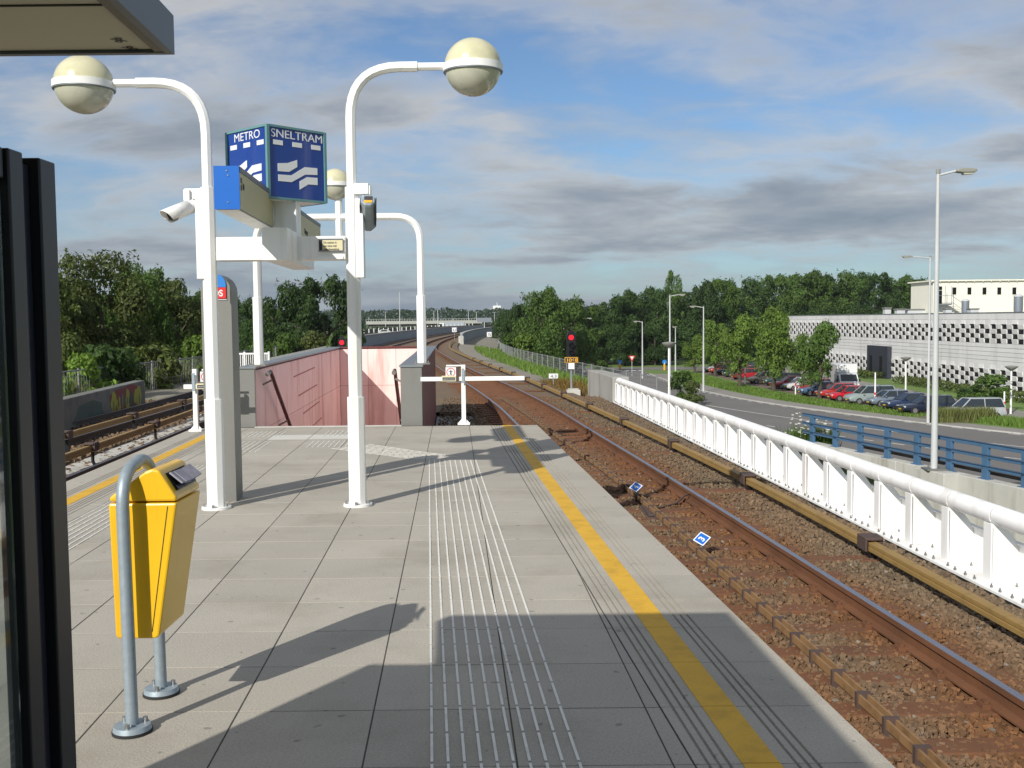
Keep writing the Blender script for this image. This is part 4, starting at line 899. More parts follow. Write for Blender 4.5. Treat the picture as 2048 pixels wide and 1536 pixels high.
post(XR-.04,XR-.012,-3.5,2.05,0.10,0.16,'navy','bottom_rail'); post(XR-.04,XR-.012,-3.5,2.05,2.0,2.06,'navy','top_rail')
part('glass_pane', MB().box(XR-.03,XR-.022,-3.48,2.052,0.165,1.995), 'glass', t)
for yy in (-3.5,-1.0,0.6): post(XR-.055,XR,yy-.03,yy+.03,0.0,2.36,'black')
# opaque windbreak on the far side
XL = -2.42
post(XL-.03,XL+.03,2.20,2.26,0.0,2.06,'black'); part('poster_panel', slabq(MB(), shq(XL-.02,XL+.02,-3.5,2.198), 0.06, 2.06), 'charcoal', t); part('poster_panel', slabq(MB(), shq(XL-.018,XL+.018,-3.5,1.72), 2.064, 2.366), 'charcoal', t)
part('return_panel', MB().box(XL+.032,XL+.50,2.205,2.245,0.06,2.06), 'charcoal', t); post(XL+.50,XL+.55,2.20,2.26,0.0,2.06,'black')
part('bench', MB().box(XL+.1,XL+.5,-2.8,0.4,0.43,0.47).box(XL+.2,XL+.26,-2.4,-2.3,0,0.43).box(XL+.2,XL+.26,-.1,0,0,0.43), 'steel', t)
# ---- equipment at the platform end
e = thing('equipment_box', 'low grey equipment cabinet in the shade behind the platform end', 'cabinet', (-0.95,19.2,-0.95))
part('cabinet', MB().box(-1.25,-0.75,18.6,19.6,-0.96,-0.42), 'greymetal', e, bevel=0.02); part('lid', MB().box(-1.28,-0.72,18.57,19.63,-0.42,-0.385), 'capsteel', e)
# ================================================================ STREETS
RC = crv([(47,36),(37.2,52),(28.7,66.7),(21.5,83.9),(16.9,100.2),(14.6,120),(14.0,145),(14.6,162.2)], 1)
def ribbon(fx, d0, d1, y0, y1, z, step=2.0):
    mb = MB(); y = y0; rows = 0
    while y <= y1+1e-6:
        s = (fx(min(y+.5,y1))-fx(max(y-.5,y0)))/(min(y+.5,y1)-max(y-.5,y0)); nn = Vector((1,-s,0)).normalized(); c = Vector((fx(y),y,z))
        mb.v += [tuple(c+nn*d0),tuple(c+nn*d1)]; rows += 1; y += step
    mb.f = [(2*i,2*i+1,2*i+3,2*i+2) for i in range(rows-1)]; return mb
struct('road', ribbon(RC,-6.0,5.6,36,162,GZ+0.012), 'asphalt')
struct('road', ribbon(RC,-24,-6.0,36,84,GZ+0.010), 'asphalt')
struct('cycle_path', ribbon(RC,5.7,8.3,36,150,GZ+0.016), 'pave')
km = MB().sweep([(5.5,GZ-.05),(5.7,GZ-.05),(5.7,GZ+.09),(5.5,GZ+.09)], [Vector((RC(36+2*k),36+2*k,0)) for k in range(58)]); struct('kerb', km, 'palecon')
struct('cross_road', MB().add([(-40,161.5,GZ+.016),(90,161.5,GZ+.016),(90,171,GZ+.016),(-40,171,GZ+.016)],[(0,1,2,3)]), 'asphalt')
struct('footpath', MB().add([(37.6,74,GZ+.02),(41.6,74,GZ+.02),(43.6,176,GZ+.02),(39.8,176,GZ+.02)],[(0,1,2,3)]), 'pave')
struct('parking_ground', MB().add([(32.2,77,GZ+.008),(37.6,77,GZ+.008),(39.6,160,GZ+.008),(27.2,160,GZ+.008),(28.0,120,GZ+.008)],[(0,1,2,3,4)]), 'brick')
mk = MB()
def dash(fx, d, y0, y1, w, ln, gap):
    y = y0
    while y < y1:
        r_ = ribbon(fx, d-w/2, d+w/2, y, min(y+ln,y1), GZ+0.022, max(ln/4,0.3) if ln < 20 else 2.0); mk.add(r_.v, r_.f); y += ln+gap
dash(RC,-0.4,36,158,0.16,121.9,10); dash(RC,5.1,40,150,0.16,1.1,1.1); dash(RC,-5.4,40,150,0.16,1.1,1.1)
for k in range(9): mk.add([(10.5+k*1.1,159.0,GZ+.023),(11.2+k*1.1,159.0,GZ+.023),(11.2+k*1.1,160.6,GZ+.023),(10.5+k*1.1,160.6,GZ+.023)],[(0,1,2,3)])
for k in range(14): mk.add([(22+k*3.4,166.1,GZ+.023),(24+k*3.4,166.1,GZ+.023),(24+k*3.4,166.3,GZ+.023),(22+k*3.4,166.3,GZ+.023)],[(0,1,2,3)])
struct('road_markings', mk, 'linepaint', fixn=False)
# ================================================================ BUILDING
F1 = Vector((47.1,179.3,0)); fd = (Vector((48.35,84,0))-F1).normalized(); fn_ = Vector((fd.y,-fd.x,0)); fn_ = fn_ if fn_.x < 0 else -fn_
FL = 95.3; HT = 1.98
b = thing('office_building', 'long grey precast building with checkerboard window bands and dark entrance', 'building', F1+Vector((0,0,GZ)))
def fq(u0_,u1_,d0,d1): return [F1+fd*u0_+fn_*d0,F1+fd*u1_+fn_*d0,F1+fd*u1_+fn_*d1,F1+fd*u0_+fn_*d1]
def fbox(u0_,u1_,d0,d1,z0,z1): return slabq(MB(), fq(u0_,u1_,d0,d1), z0, z1)
part('wall_core', fbox(0.0,FL,-26,-0.36,GZ,HT-0.25), 'fac', b); part('roof', fbox(0.3,FL-.3,-25.8,-0.5,HT-0.25,HT-0.1), 'capsteel', b)
part('roof_coping', fbox(-0.05,FL,-0.6,0.06,HT-0.06,HT+0.02), 'capsteel', b)
bays = [0.0]+[4.6+6.9*k for k in range(14)]; bays = [x for x in bays if x < FL]+[FL]
bands = [(0.80,0.475),(-3.70,0.475)]
rowz = lambda zt,h,r: (zt-h*(r+1), zt-h*r)
blk = None; win = None
EU0, EU1 = 40.2, 47.5
for i in range(len(bays)-1):
    u0_, u1_ = bays[i], bays[i+1]; wB = u1_-u0_
    part('parapet_panel', fbox(u0_+.015,u1_-.015,-0.36,0,1.28,HT-0.065), 'fac', b)
    for k in range(5):
        z1 = -1.12-k*0.43; part('spandrel_panel', fbox(u0_+.015,u1_-.015,-0.36,-0.0 if k else 0.03,z1-0.40,z1), 'fac', b)
    part('plinth_panel', fbox(u0_+.015,u1_-.015,-0.36,0,GZ-0.1,-5.62), 'fac', b)
    for (zt, h) in bands:
        part('pier', fbox(u0_+.015,u0_+0.32,-0.36,0.0,zt-4*h-0.005,zt+0.475), 'fac', b)
        nc = 6 if wB > 6 else 4
        cw = (wB-0.335)/nc
        for c in range(nc):
            ua = u0_+0.335+c*cw
            for r in range(4):
                z0, z1 = rowz(zt,h,r); um = ua+cw/2
                if EU0-0.2 < um < EU1+0.2 and zt < 0: continue
                ref = F1+fd*um+Vector((0,0,(z0+z1)/2))
                if (r+c)%2 == 0:
                    if nc == 6:
                        if win is None: win = mesh('window', slabq(MB(), [p-(F1+fd*um) for p in [F1+fd*(um-cw/2+.01)-fn_*.36,F1+fd*(um+cw/2-.01)-fn_*.36,F1+fd*(um+cw/2-.01)-fn_*.07,F1+fd*(um-cw/2+.01)-fn_*.07]], -h/2+.01, h/2-.01))
                        o = part('window', None, 'facglass', b, me=win)
                    else: o = part('window', slabq(MB(), [p-(F1+fd*um) for p in [F1+fd*(um-cw/2+.01)-fn_*.36,F1+fd*(um+cw/2-.01)-fn_*.36,F1+fd*(um+cw/2-.01)-fn_*.07,F1+fd*(um-cw/2+.01)-fn_*.07]], -h/2+.01, h/2-.01), 'facglass', b, world=False)
                else:
                    def bm_():
                        m_ = MB(); pr_ = [(-0.35,-h/2+.006),(0.0,-h/2+.006),(0.075,h/2-.04),(0.06,h/2-.006),(-0.35,h/2-.006)]
                        return m_.prism(pr_, -fd*(cw/2-.012), fn_, Vector((0,0,1)), fd*(cw-.024))
                    if nc == 6:
                        if blk is None: blk = mesh('precast_block', bm_())
                        o = part('precast_block', None, 'fac', b, me=blk)
                    else: o = part('precast_block', bm_(), 'fac', b, world=False)
                o.location = ref-(F1+Vector((0,0,GZ)))
            if not (EU0-0.2 < ua+cw/2 < EU1+0.2 and zt < 0):
                dd = 0.08 if c%2 == 0 else 0.01
                part('precast_hood', MB().prism([(-0.35,0.006),(dd,0.006),(0.0,0.46),(-0.35,0.46)], F1+fd*(ua+.012)+Vector((0,0,zt)), fn_, Vector((0,0,1)), fd*(cw-.024)), 'fac', b)
en = part('entrance', fbox(EU0,EU1,-0.3,0.55,GZ,-2.1), 'charcoal', b)
for u in (EU0+1.0,EU0+4.6): part('entrance_window', slabq(MB(), fq(u,u+0.9,0.552,0.58), GZ+0.4, -3.4), 'facglass', b)
# cream block on the roof
c = thing('rooftop_building', 'cream rendered block with small windows standing on the grey building', 'building', (50,130,HT-0.1))
cx0 = P(1866,600,130).x; ztc = P(1950,562,130).z
part('wall', MB().box(cx0,cx0+34,130,137.2,HT-0.12,ztc), 'creamwall', c); part('roof_slab', MB().box(cx0-0.35,cx0+34.4,129.7,137.5,ztc,ztc+0.16), 'creamwall', c)
for k in range(34): part('eaves_rib', MB().box(cx0-.3+k*1.05,cx0-.22+k*1.05,129.75,130,ztc-.12,ztc), 'creamwall', c)
for px in (1908.6,1938.7,1968.8,1998.4,2028.5,2058,2088):
    a = P(px,582,130); w_ = part('window', MB().box(a.x-.23,a.x+.23,129.97,130.02,a.z-.44,a.z+.44), 'facglass', c); part('window_frame', MB().box(a.x-.27,a.x+.27,129.95,130,a.z-.50,a.z-.44).box(a.x-.27,a.x+.27,129.95,130,a.z+.44,a.z+.48), 'creamwall', w_)
a = P(1877,590,130); part('door', MB().box(a.x-.42,a.x+.42,129.96,130.02,a.z-1.1,a.z+.55), 'facglass', c); part('door_light', MB().box(a.x-.42,a.x+.42,129.96,130.02,a.z+.62,a.z+1.05), 'facglass', c)
za = a.z-1.1
part('stair_landing', MB().box(a.x-.6,a.x+1.1,128.7,129.95,za-.12,za), 'greymetal', c)
for k in range(8): part('stair_tread', MB().box(a.x+1.1+k*.28,a.x+1.4+k*.28,128.8,129.8,za-.16-k*.2,za-.12-k*.2), 'greymetal', c)
part('stair_rail', MB().beam((a.x-.6,128.72,za+1),(a.x+1.1,128.72,za+1),.05,.05).beam((a.x+1.1,128.72,za+1),(a.x+3.4,128.72,za-.65),.05,.05).beam((a.x+1.1,128.72,za),(a.x+1.1,128.72,za+2.2),.05,.05,(1,0,0)).beam((a.x+.3,128.72,za),(a.x+.3,128.72,za+2.2),.05,.05,(1,0,0)), 'greymetal', c)
for px, py0, py1, rr, lb in ((1931,597,619,0.42,'grey rooftop tank with conical lid beside small vents'),(2037,588,618,0.50,'larger grey rooftop tank with conical lid near the corner')):
    a = P(px,py0,122); z1 = a.z; t = thing('rooftop_tank', lb, 'tank', (a.x,122,HT-.1), 'rooftop tanks')
    part('tank_body', MB().lathe([(rr*.85,HT-.12-0),(rr,HT+.3),(rr,z1-.35),(rr*.9,z1-.3)], (a.x,122,0), 16), 'greymetal', t, smooth=30); part('tank_lid', MB().lathe([(rr*1.12,z1-.32),(rr*1.12,z1-.25),(rr*.4,z1)], (a.x,122,0), 16), 'lampgrey', t, smooth=30)
for px, py, w_, h_, y, lb in ((1800,608,1.1,0.7,140,'white domed ventilator on the grey building roof'),(1774,612,0.8,0.9,142,'pale boxy roof vent on the grey building'),(1946,613,0.9,0.5,118,'small silver roof vent beside the tank'),(1840,614,3.4,0.6,133,'low white plant box at the foot of the cream block'),(1895,611,0.7,0.6,126,'small round roof vent by the cream block stairs')):
    a = P(px,py,y); t = thing('roof_vent', lb, 'roof vent', (a.x,y,HT-.1)); part('casing', MB().box(a.x-w_/2,a.x+w_/2,y-.5,y+.5,HT-.12,HT+h_*.7), 'lampgrey', t, bevel=.04); part('cowl', MB().box(a.x-w_*.6,a.x+w_*.6,y-.6,y+.6,HT+h_*.72,HT+h_), 'steel', t, bevel=.06)
# ================================================================ STREET LAMPS AND POSTS
def lamp(label, base, ztop, dx, r0_=0.075, hl=0.6, grp='tall street lamps', pl=False):
    t = thing('street_lamp', label, 'street lamp', base, grp); x, y, z = base
    part('pole', MB().tube([(x,y,z),(x,y,z+1.2),(x,y,ztop-.05)],[r0_*1.25,r0_*1.15,r0_*.62],10), 'lampgrey', t, smooth=40)
    part('pole_cap', MB().cyl((x,y,ztop-.06),(x,y,ztop+.06),r0_*.8,n=10), 'lamphead', t)
    s = 1 if dx > 0 else -1; hx = x+dx-s*hl
    part('arm', MB().tube([(x,y,ztop-.12),(hx+s*.05,y,ztop+.02)],r0_*.42,8), 'lampgrey', t, smooth=40)
    h = part('lamp_head', MB().prism([(0,-.05),(hl*.3,-.075),(hl*.85,-.07),(hl,-.01),(hl*.92,.055),(hl*.3,.075),(0,.035)], (hx,y-.13,ztop+.02), (s,0,0), (0,0,1), (0,.26,0)), 'lamphead', t, bevel=.03)
    part('lamp_glass', MB().prism([(hl*.35,-.13),(hl*.8,-.12),(hl*.86,-.07),(hl*.3,-.07)], (hx,y-.1,ztop+.02), (s,0,0), (0,0,1), (0,.2,0)), 'diffuser', t, bevel=.02)
    if pl: part('foot_plate', MB().box(x-.3,x+.3,y-.26,y+.26,z-.02,z+.03), 'steel', t); part('foot_bolts', MB().cyl((x-.25,y-.2,z),(x-.25,y-.2,z+.16),.02,n=6).cyl((x+.25,y-.2,z),(x+.25,y-.2,z+.16),.02,n=6), 'bolt', t)
    return t
b0 = G(1868,938,-2.94); lamp('tall grey street lamp bolted to the retaining wall by the blue railing', b0, P(1864,343,b0.y).z, P(1953,340,b0.y).x-b0.x, 0.085, 0.62, pl=True)
for (bx_, by_, tx, ty, hx_, lb) in ((1856,848,1855,513,1804,'tall street lamp at the grass edge before the grey building'),(1407,783,1407,613,1379,'street lamp on the green verge before the row of parked cars'),(1340,800,1336,590,1371,'tall street lamp rising behind the white parapet by the shrub'),
    (1285,757,1284,643,1266,'street lamp on the verge tip near the yield sign'),(1168,735,1163,637,1184,'leaning street lamp beside the number signal, dark trees behind'),(1108,745,1107,634,1117,'thin street lamp with curved arm near the white van'),
    (1128,738,1128,632,1112,'thin street lamp with arm turned towards its twin near the white van'),(1066,722,1067,659,1083,'short lamp rising out of the green shrubs beyond the fence'),(1351,742,1350,654,1344,'slender lamp far down the junction before the dark wood')):
    b_ = G(bx_,by_,GZ); lamp(lb, b_, P(tx,ty,b_.y).z, P(hx_,ty,b_.y).x-b_.x, 0.095, 0.75)
def bowl(label, base, zt):
    t = thing('bowl_lamp', label, 'path lamp', base, 'bowl lamps on white posts'); x, y, z = base
    part('pole', MB().cyl((x,y,z),(x,y,zt-.2),.085,.07,n=8), 'white', t, smooth=40); part('bowl', MB().lathe([(.08,-.32),(.3,-.16),(.48,-.02),(.50,.06),(.12,.12)], (x,y,zt), 16), 'lamphead', t, smooth=40)
for (x, y, px, py, lb) in ((None,72,1338,687,'bowl lamp on a thick white post behind the white parapet'),(39.0,103.6,1812,716,'bowl lamp on the footpath beside the dark entrance'),(39.9,83.6,2023,734,'bowl lamp at the near end of the footpath by the shrub'),(37.5,141,1582,727,'bowl lamp at the far corner of the grey building')):
    a = P(px,py,y); bowl(lb, (a.x,y,GZ), a.z)
for (bx_, by_, ty, lb) in ((1490,768,728,'thin white marker post beside the beige car'),(1591,790,773,'short white marker post among the red cars'),(1750,812,745,'tall thin white marker post between parked cars'),(2008,834,783,'thin white marker post by the shrub near the path lamp')):
    b_ = G(bx_,by_,GZ); t = thing('marker_post', lb, 'post', b_); zt = P(bx_,ty,b_.y).z
    part('pole', MB().cyl(b_,(b_.x,b_.y,zt),.075,.06,n=8), 'white', t, smooth=40); part('band', MB().cyl((b_.x,b_.y,GZ+1.0),(b_.x,b_.y,GZ+1.2),.079,n=8), 'red', t)
# yield sign, info signs
b_ = G(1264,752,GZ); t = thing('yield_sign', 'red and white triangular yield sign on a thin pole', 'sign', b_); zt = P(1264,713,b_.y).z
part('pole', MB().cyl(b_,(b_.x,b_.y,zt),.04,n=6), 'lampgrey', t); part('plate', MB().prism([(-.45,.1),(.45,.1),(0,-.7)],(b_.x,b_.y-.06,zt),(1,0,0),(0,0,1),(0,.02,0)), 'red', t); part('plate_center', MB().prism([(-.26,.0),(.26,.0),(0,-.46)],(b_.x,b_.y-.065,zt),(1,0,0),(0,0,1),(0,.004,0)), 'signwhite', t)
for px, py, lb in ((1240,740,'yellow and blue traffic bollard left of the yield sign'),(1329,740,'yellow and blue traffic bollard at the junction near the slender lamp')):
    b_ = G(px,py,GZ); t = thing('traffic_bollard', lb, 'bollard', b_, 'yellow traffic bollards'); part('body', MB().cyl(b_,b_+Vector((0,0,.9)),.16,n=8), 'amber', t); part('blue_disc', MB().cyl(b_+Vector((0,-.05,1.25)),b_+Vector((0,.05,1.25)),.34,n=14), 'skyblue', t); part('stem', MB().cyl(b_+Vector((0,0,.9)),b_+Vector((0,0,1.2)),.06,n=6), 'signwhite', t)
# ================================================================ VEHICLES
CARM = {}
def carpaint(nm, c):
    if nm not in CARM: CARM[nm] = mat('car_paint_'+nm, c, 0.3, var=0.04, coat=0.6, spec=0.5)
    return CARM[nm]
TY = {'hatch': dict(L=3.85,W=1.66,H=1.44,belt=.90,hood=.78,f0=.98,f1=.30,r1=-1.45,r0=-1.78), 'estate': dict(L=4.45,W=1.72,H=1.46,belt=.90,hood=.78,f0=1.05,f1=.35,r1=-1.75,r0=-2.1),
      'sedan': dict(L=4.4,W=1.72,H=1.40,belt=.88,hood=.76,f0=1.0,f1=.25,r1=-.95,r0=-1.45), 'mpv': dict(L=4.4,W=1.78,H=1.68,belt=1.02,hood=.92,f0=1.25,f1=.55,r1=-1.85,r0=-2.08)}
def make_car(label, pm, ty, loc, rz):
    T = TY[ty]; L_, W_, H_ = T['L'],T['W'],T['H']; t = thing('parked_car', label, 'car', loc, 'cars parked before the grey building', rz)
    xs = [-L_/2,-L_/2+.10,-L_/2+.45,T['r0'],-.5,T['f1'],T['f0'],L_/2-.55,L_/2-.14,L_/2]
    mb = MB(); n = 12
    for x in xs:
        e = abs(x)/(L_/2); w = W_/2*(1-.13*e**5); 
        zt = T['belt'] if x < T['f0'] else lerp(T['hood']+.06, T['hood']-.10, (x-T['f0'])/(L_/2-T['f0']))
        if ty == 'sedan' and x < T['r0']: zt = T['belt']-.02
        if e > .985: zt = min(zt,.62 if x > 0 else .78)
        zb = .24 if e < .9 else .30
        half = [(w*.86,zb),(w*.985,zb+.10),(w,.52 if zt > .6 else .42),(w*.985,zt*.78),(w*.95,zt-.05),(w*.84,zt)]
        mb.v += [(x,-a,z_) for a,z_ in half]+[(x,a,z_) for a,z_ in reversed(half)]
    for i in range(len(xs)-1):
        for k in range(n): mb.f.append((i*n+k,i*n+(k+1)%n,(i+1)*n+(k+1)%n,(i+1)*n+k))
    mb.f.append(tuple(range(n))); mb.f.append(tuple((len(xs)-1)*n+k for k in range(n-1,-1,-1)))
    part('body', mb, pm, t, world=False, smooth=40)
    wb, wt, zb, zt = W_/2*.875, W_/2*.70, T['belt']-.03, H_-.045
    f0,f1,r1,r0_ = T['f0'],T['f1'],T['r1'],T['r0']
    V8 = [Vector(v) for v in ((r0_,-wb,zb),(f0,-wb,zb),(f0,wb,zb),(r0_,wb,zb),(r1,-wt,zt),(f1,-wt,zt),(f1,wt,zt),(r1,wt,zt))]
    part('windows', MB().add(V8, BOXF), 'carglass', t, world=False)
    rf = MB(); rr = [(r1-.04,0.93),(r1+.25,1.0),(f1-.3,1.0),(f1+.03,.95)]
    for (x,q) in rr: rf.v += [(x,-wt*q-.02,zt-.015),(x,-wt*q*.86,zt+.04),(x,wt*q*.86,zt+.04),(x,wt*q+.02,zt-.015)]
    for i in range(3):
        for k in range(4): rf.f.append((i*4+k,i*4+(k+1)%4,(i+1)*4+(k+1)%4,(i+1)*4+k))
    rf.f += [(0,1,2,3),(15,14,13,12)]
    part('roof', rf, pm, t, world=False, smooth=50)
    for (i,j) in ((0,4),(1,5),(2,6),(3,7)): part('pillar', MB().beam(V8[i],V8[j],.07,.06,(0,1,0)), pm, t, world=False)
    for s in (-1,1):
        xm = (f1+r1)/2+.12; part('pillar', MB().beam((xm,s*wb*1.005,zb),(xm,s*wt*1.01,zt),.08,.05,(1,0,0)), pm, t, world=False)
        for x in (L_*.31,-L_*.31):
            wh = part('wheel', MB().cyl((x,s*(W_/2-.20),.30),(x,s*(W_/2+.012),.30),.305,n=16), 'tyre', t, world=False, smooth=40)
            part('rim', MB().cyl((x,s*(W_/2+.0),.30),(x,s*(W_/2+.022),.30),.19,n=12), 'rim', wh, world=False)
        part('headlight', MB().obox((L_/2-.09,s*W_*.335,.60),(.07,0,0),(0,.17,0),(0,0,.07)), 'headlight', t, world=False, bevel=.02)
        part('tail_light', MB().obox((-L_/2+.035,s*W_*.37,.76),(.04,0,0),(0,.10,0),(0,0,.11)), 'taillight', t, world=False)
        part('mirror', MB().obox((f0-.28,s*(W_/2+.05),.95),(.05,0,0),(0,.09,0),(0,0,.06)), pm, t, world=False)
    part('bumper', MB().obox((L_/2-.03,0,.40),(.05,0,0),(0,W_*.40,0),(0,0,.09)), 'blackmatt', t, world=False, bevel=.03)
    part('number_plate', MB().obox((L_/2+.024,0,.42),(.006,0,0),(0,.22,0),(0,0,.045)), 'plate', t, world=False)
    return t
cars = [((1917,840),'mpv','silver',(.42,.44,.45),'silver minivan half hidden by the tall grass, last in the parked row'),((1826,827),'estate','ink_blue',(.012,.018,.04),'ink blue estate car parked beside the silver minivan'),
 ((1792,819),'sedan','navy_car',(.02,.035,.09),'navy saloon car behind the tall white marker post'),((1752,813),'hatch','greyblue',(.16,.20,.25),'grey-blue hatchback with a pale bonnet by the marker post'),((1716,808),'mpv','silvergreen',(.26,.31,.30),'silver-green estate van between the bright red car and the grey-blue hatchback'),
 ((1673,802),'hatch','bright_red',(.48,.010,.022),'bright red hatchback with nose to the verge next to the silver-green van'),((1650,796),'hatch','tomato',(.42,.03,.025),'tomato red hatchback half behind the bright red one'),((1619,791),'sedan','steel_blue',(.06,.12,.22),'steel blue saloon under the young tree'),
 ((1606,785),'hatch','wine',(.28,.012,.02),'wine red hatchback beside the white car under the tree'),((1583,781),'hatch','white_car',(.55,.56,.56),'white hatchback beside the wine red one'),((1560,777),'sedan','scarlet',(.44,.02,.018),'scarlet saloon parked side-on next to the dark green car'),((1546,771),'estate','bottle',(.015,.045,.042),'bottle green estate behind the scarlet saloon'),
 ((1509,767),'hatch','beige',(.42,.36,.24),'beige hatchback behind the thin marker post'),((1476,759),'hatch','crimson',(.34,.012,.02),'crimson hatchback with dark windows near the verge'),((1462,754),'sedan','teal_car',(.015,.06,.07),'dark teal saloon beyond the crimson hatchback'),
 ((1446,750),'estate','charcoal_car',(.03,.032,.035),'charcoal estate near the far end of the parked row'),((1430,747),'hatch','cherry',(.42,.03,.04),'cherry red hatchback next to the farthest white car'),((1418,744),'hatch','offwhite',(.52,.53,.53),'off-white hatchback at the far end of the parked row')]
for k, (pxy, ty, cn, cc, lb) in enumerate(cars):
    g_ = G(*pxy,GZ); make_car(lb, carpaint(cn,cc), ty, (g_.x+1.1,g_.y,GZ+0.012), math.pi+0.10+((k*37)%7-3)*0.015)
g_ = G(1506,741,GZ); make_car('black hatchback parked apart behind the trees', carpaint('black_car',(.012,.012,.013)), 'hatch', (g_.x,g_.y,GZ+.012), math.radians(75))
g_ = G(1541,741,GZ); make_car('dark green car parked far back beside the trees', carpaint('darkgreen_car',(.012,.04,.03)), 'estate', (g_.x,g_.y,GZ+.012), math.radians(80))
def van(label, loc, rz, box, pm, nm='delivery_van'):
    t = thing(nm, label, 'van', loc, None, rz); L_ = 5.6; W_ = 2.0
    if box:
        part('cargo_box', MB().box(-2.9,0.9,-1.05,1.05,.55,2.95), pm, t, world=False, bevel=.06); part('box_header', MB().box(.9,1.35,-1.05,1.05,2.05,2.93), pm, t, world=False, bevel=.06)
        part('cab', MB().prism([(.9,.35),(2.75,.35),(2.8,.85),(2.55,1.18),(1.75,2.02),(.9,2.04)],(0,-.96,0),(1,0,0),(0,0,1),(0,1.92,0)), pm, t, world=False, bevel=.08)
        part('windscreen', MB().add([(2.49,-.84,1.26),(2.49,.84,1.26),(1.86,.80,1.93),(1.86,-.80,1.93),(2.47,-.84,1.24),(2.47,.84,1.24),(1.84,.80,1.91),(1.84,-.80,1.91)],BOXF), 'carglass', t, world=False)
        part('grille', MB().box(2.76,2.81,-.55,.55,.62,.86), 'black', t, world=False); part('bumper', MB().box(2.68,2.86,-.98,.98,.36,.56), 'rim', t, world=False, bevel=.04)
        part('number_plate', MB().box(2.86,2.875,-.26,.26,.4,.52), 'plate', t, world=False); xw = (2.0,-1.7); fx = 2.78
    else:
        part('body', MB().prism([(-2.1,.3),(2.05,.3),(2.15,.75),(1.95,1.0),(1.2,1.12),(.55,1.85),(.2,1.92),(-2.0,1.92),(-2.15,1.2)],(0,-.86,0),(1,0,0),(0,0,1),(0,1.72,0)), pm, t, world=False, bevel=.09)
        part('windscreen', MB().add([(1.17,-.74,1.18),(1.17,.74,1.18),(.62,.70,1.80),(.62,-.70,1.80),(1.14,-.74,1.16),(1.14,.74,1.16),(.59,.70,1.78),(.59,-.70,1.78)],BOXF), 'carglass', t, world=False)
        xw = (1.35,-1.35); fx = 2.06; part('bumper', MB().box(-2.2,-2.1,-.8,.8,.34,.58).box(2.08,2.2,-.8,.8,.34,.55), 'blackmatt', t, world=False, bevel=.03)
    for s in (-1,1):
        part('side_window', MB().box(1.0 if box else .1,1.85 if box else .75,s*(.965 if box else .865)-.008,s*(.965 if box else .865)+.008,1.28,1.78 if box else 1.62), 'carglass', t, world=False)
        part('headlight', MB().obox((fx-.0,s*.72,.74),(.06,0,0),(0,.16,0),(0,0,.10)), 'headlight', t, world=False)
        part('mirror', MB().obox((1.9 if box else .9,s*(1.12 if box else .98),1.3),(.05,0,0),(0,.10,0),(0,0,.14)), 'blackmatt', t, world=False)
        for x in xw:
            wh = part('wheel', MB().cyl((x,s*.72,.34),(x,s*.98 if box else s*.88,.34),.34,n=16), 'tyre', t, world=False, smooth=40); part('rim', MB().cyl((x,s*.9 if box else s*.82,.34),(x,s*1.0 if box else s*.9,.34),.19,n=12), 'rim', wh, world=False)
    return t
g_ = G(1704,787,GZ); wp = carpaint('van_white',(.68,.69,.68)); van('white box delivery van facing the viewer before the grey building', (g_.x,g_.y+2.5,GZ+.012), math.radians(-96), True, wp)
g_ = G(1140,746,GZ); van('small white panel van seen through the fence below the number signal', (g_.x,g_.y,GZ+.012), math.radians(188), False, wp, 'panel_van')
# ================================================================ SIGNALS, SIGNS, FENCES ALONG THE LINE
def signal(label, base, zl, lamp_r, num):
    t = thing('rail_signal', label, 'signal', base, 'red rail signals'); x, y, z = base
    part('mast', MB().tube([(x,y,z),(x,y,zl-.9)],.05,8), 'fence', t, smooth=40); part('foot', MB().box(x-.22,x+.22,y-.18,y+.18,z-.05,z+.12), 'concrete', t, bevel=.02)
    part('head', MB().prism([(-.17,-.78),(.17,-.78),(.17,.08),(.10,.24),(-.10,.24),(-.17,.08)],(x,y-.06,zl),(1,0,0),(0,0,1),(0,.12,0)), 'black', t, bevel=.01)
    part('red_light', MB().cyl((x,y-.075,zl),(x,y-.062,zl),lamp_r,n=16), 'signal_red', t)
    for k, dz in enumerate((-.27,-.54)): part('dark_light', MB().cyl((x,y-.072,zl+dz),(x,y-.062,zl+dz),lamp_r*.9,n=16), 'signal_dark', t); part('visor', MB().tube([(x,y-.2,zl+dz+.0),(x,y-.062,zl+dz)],lamp_r*.98,12,caps=False), 'black', t)
    if num:
        part('number_border', MB().box(x-.245,x+.245,y-.085,y-.075,zl-.93,zl-.72), 'amber', t, bevel=.004); part('number_plate', MB().box(x-.225,x+.225,y-.09,y-.084,zl-.91,zl-.74), 'ink', t)
        part('digits', text_mb(num, Vector((x-.195,y-.0915,zl-.885)), (1,0,0), Z_, .17, width=.39, bold=.004), 'amber', t); part('relay_box', MB().box(x-.11,x+.11,y-.1,y+.06,zl-1.16,zl-.94), 'white', t, bevel=.008)
b_ = G(1143,793,-1.12); signal('red rail signal with amber number plate 1068 by the abutment wall', b_, P(1143,675,b_.y).z, .092, '1068')
y = 46; a = P(684,685,y); signal('red rail signal behind the pink stairwell wall', (a.x,y,-.98), a.z, .10, None)
solo('cable_box', MB().box(2.0,2.5,38.2,38.7,-1.2,-.86).box(2.05,2.45,38.25,38.65,-.86,-.82), 'palecon', 'pale concrete cable box at the foot of the number signal', 'cable box', bevel=.02)
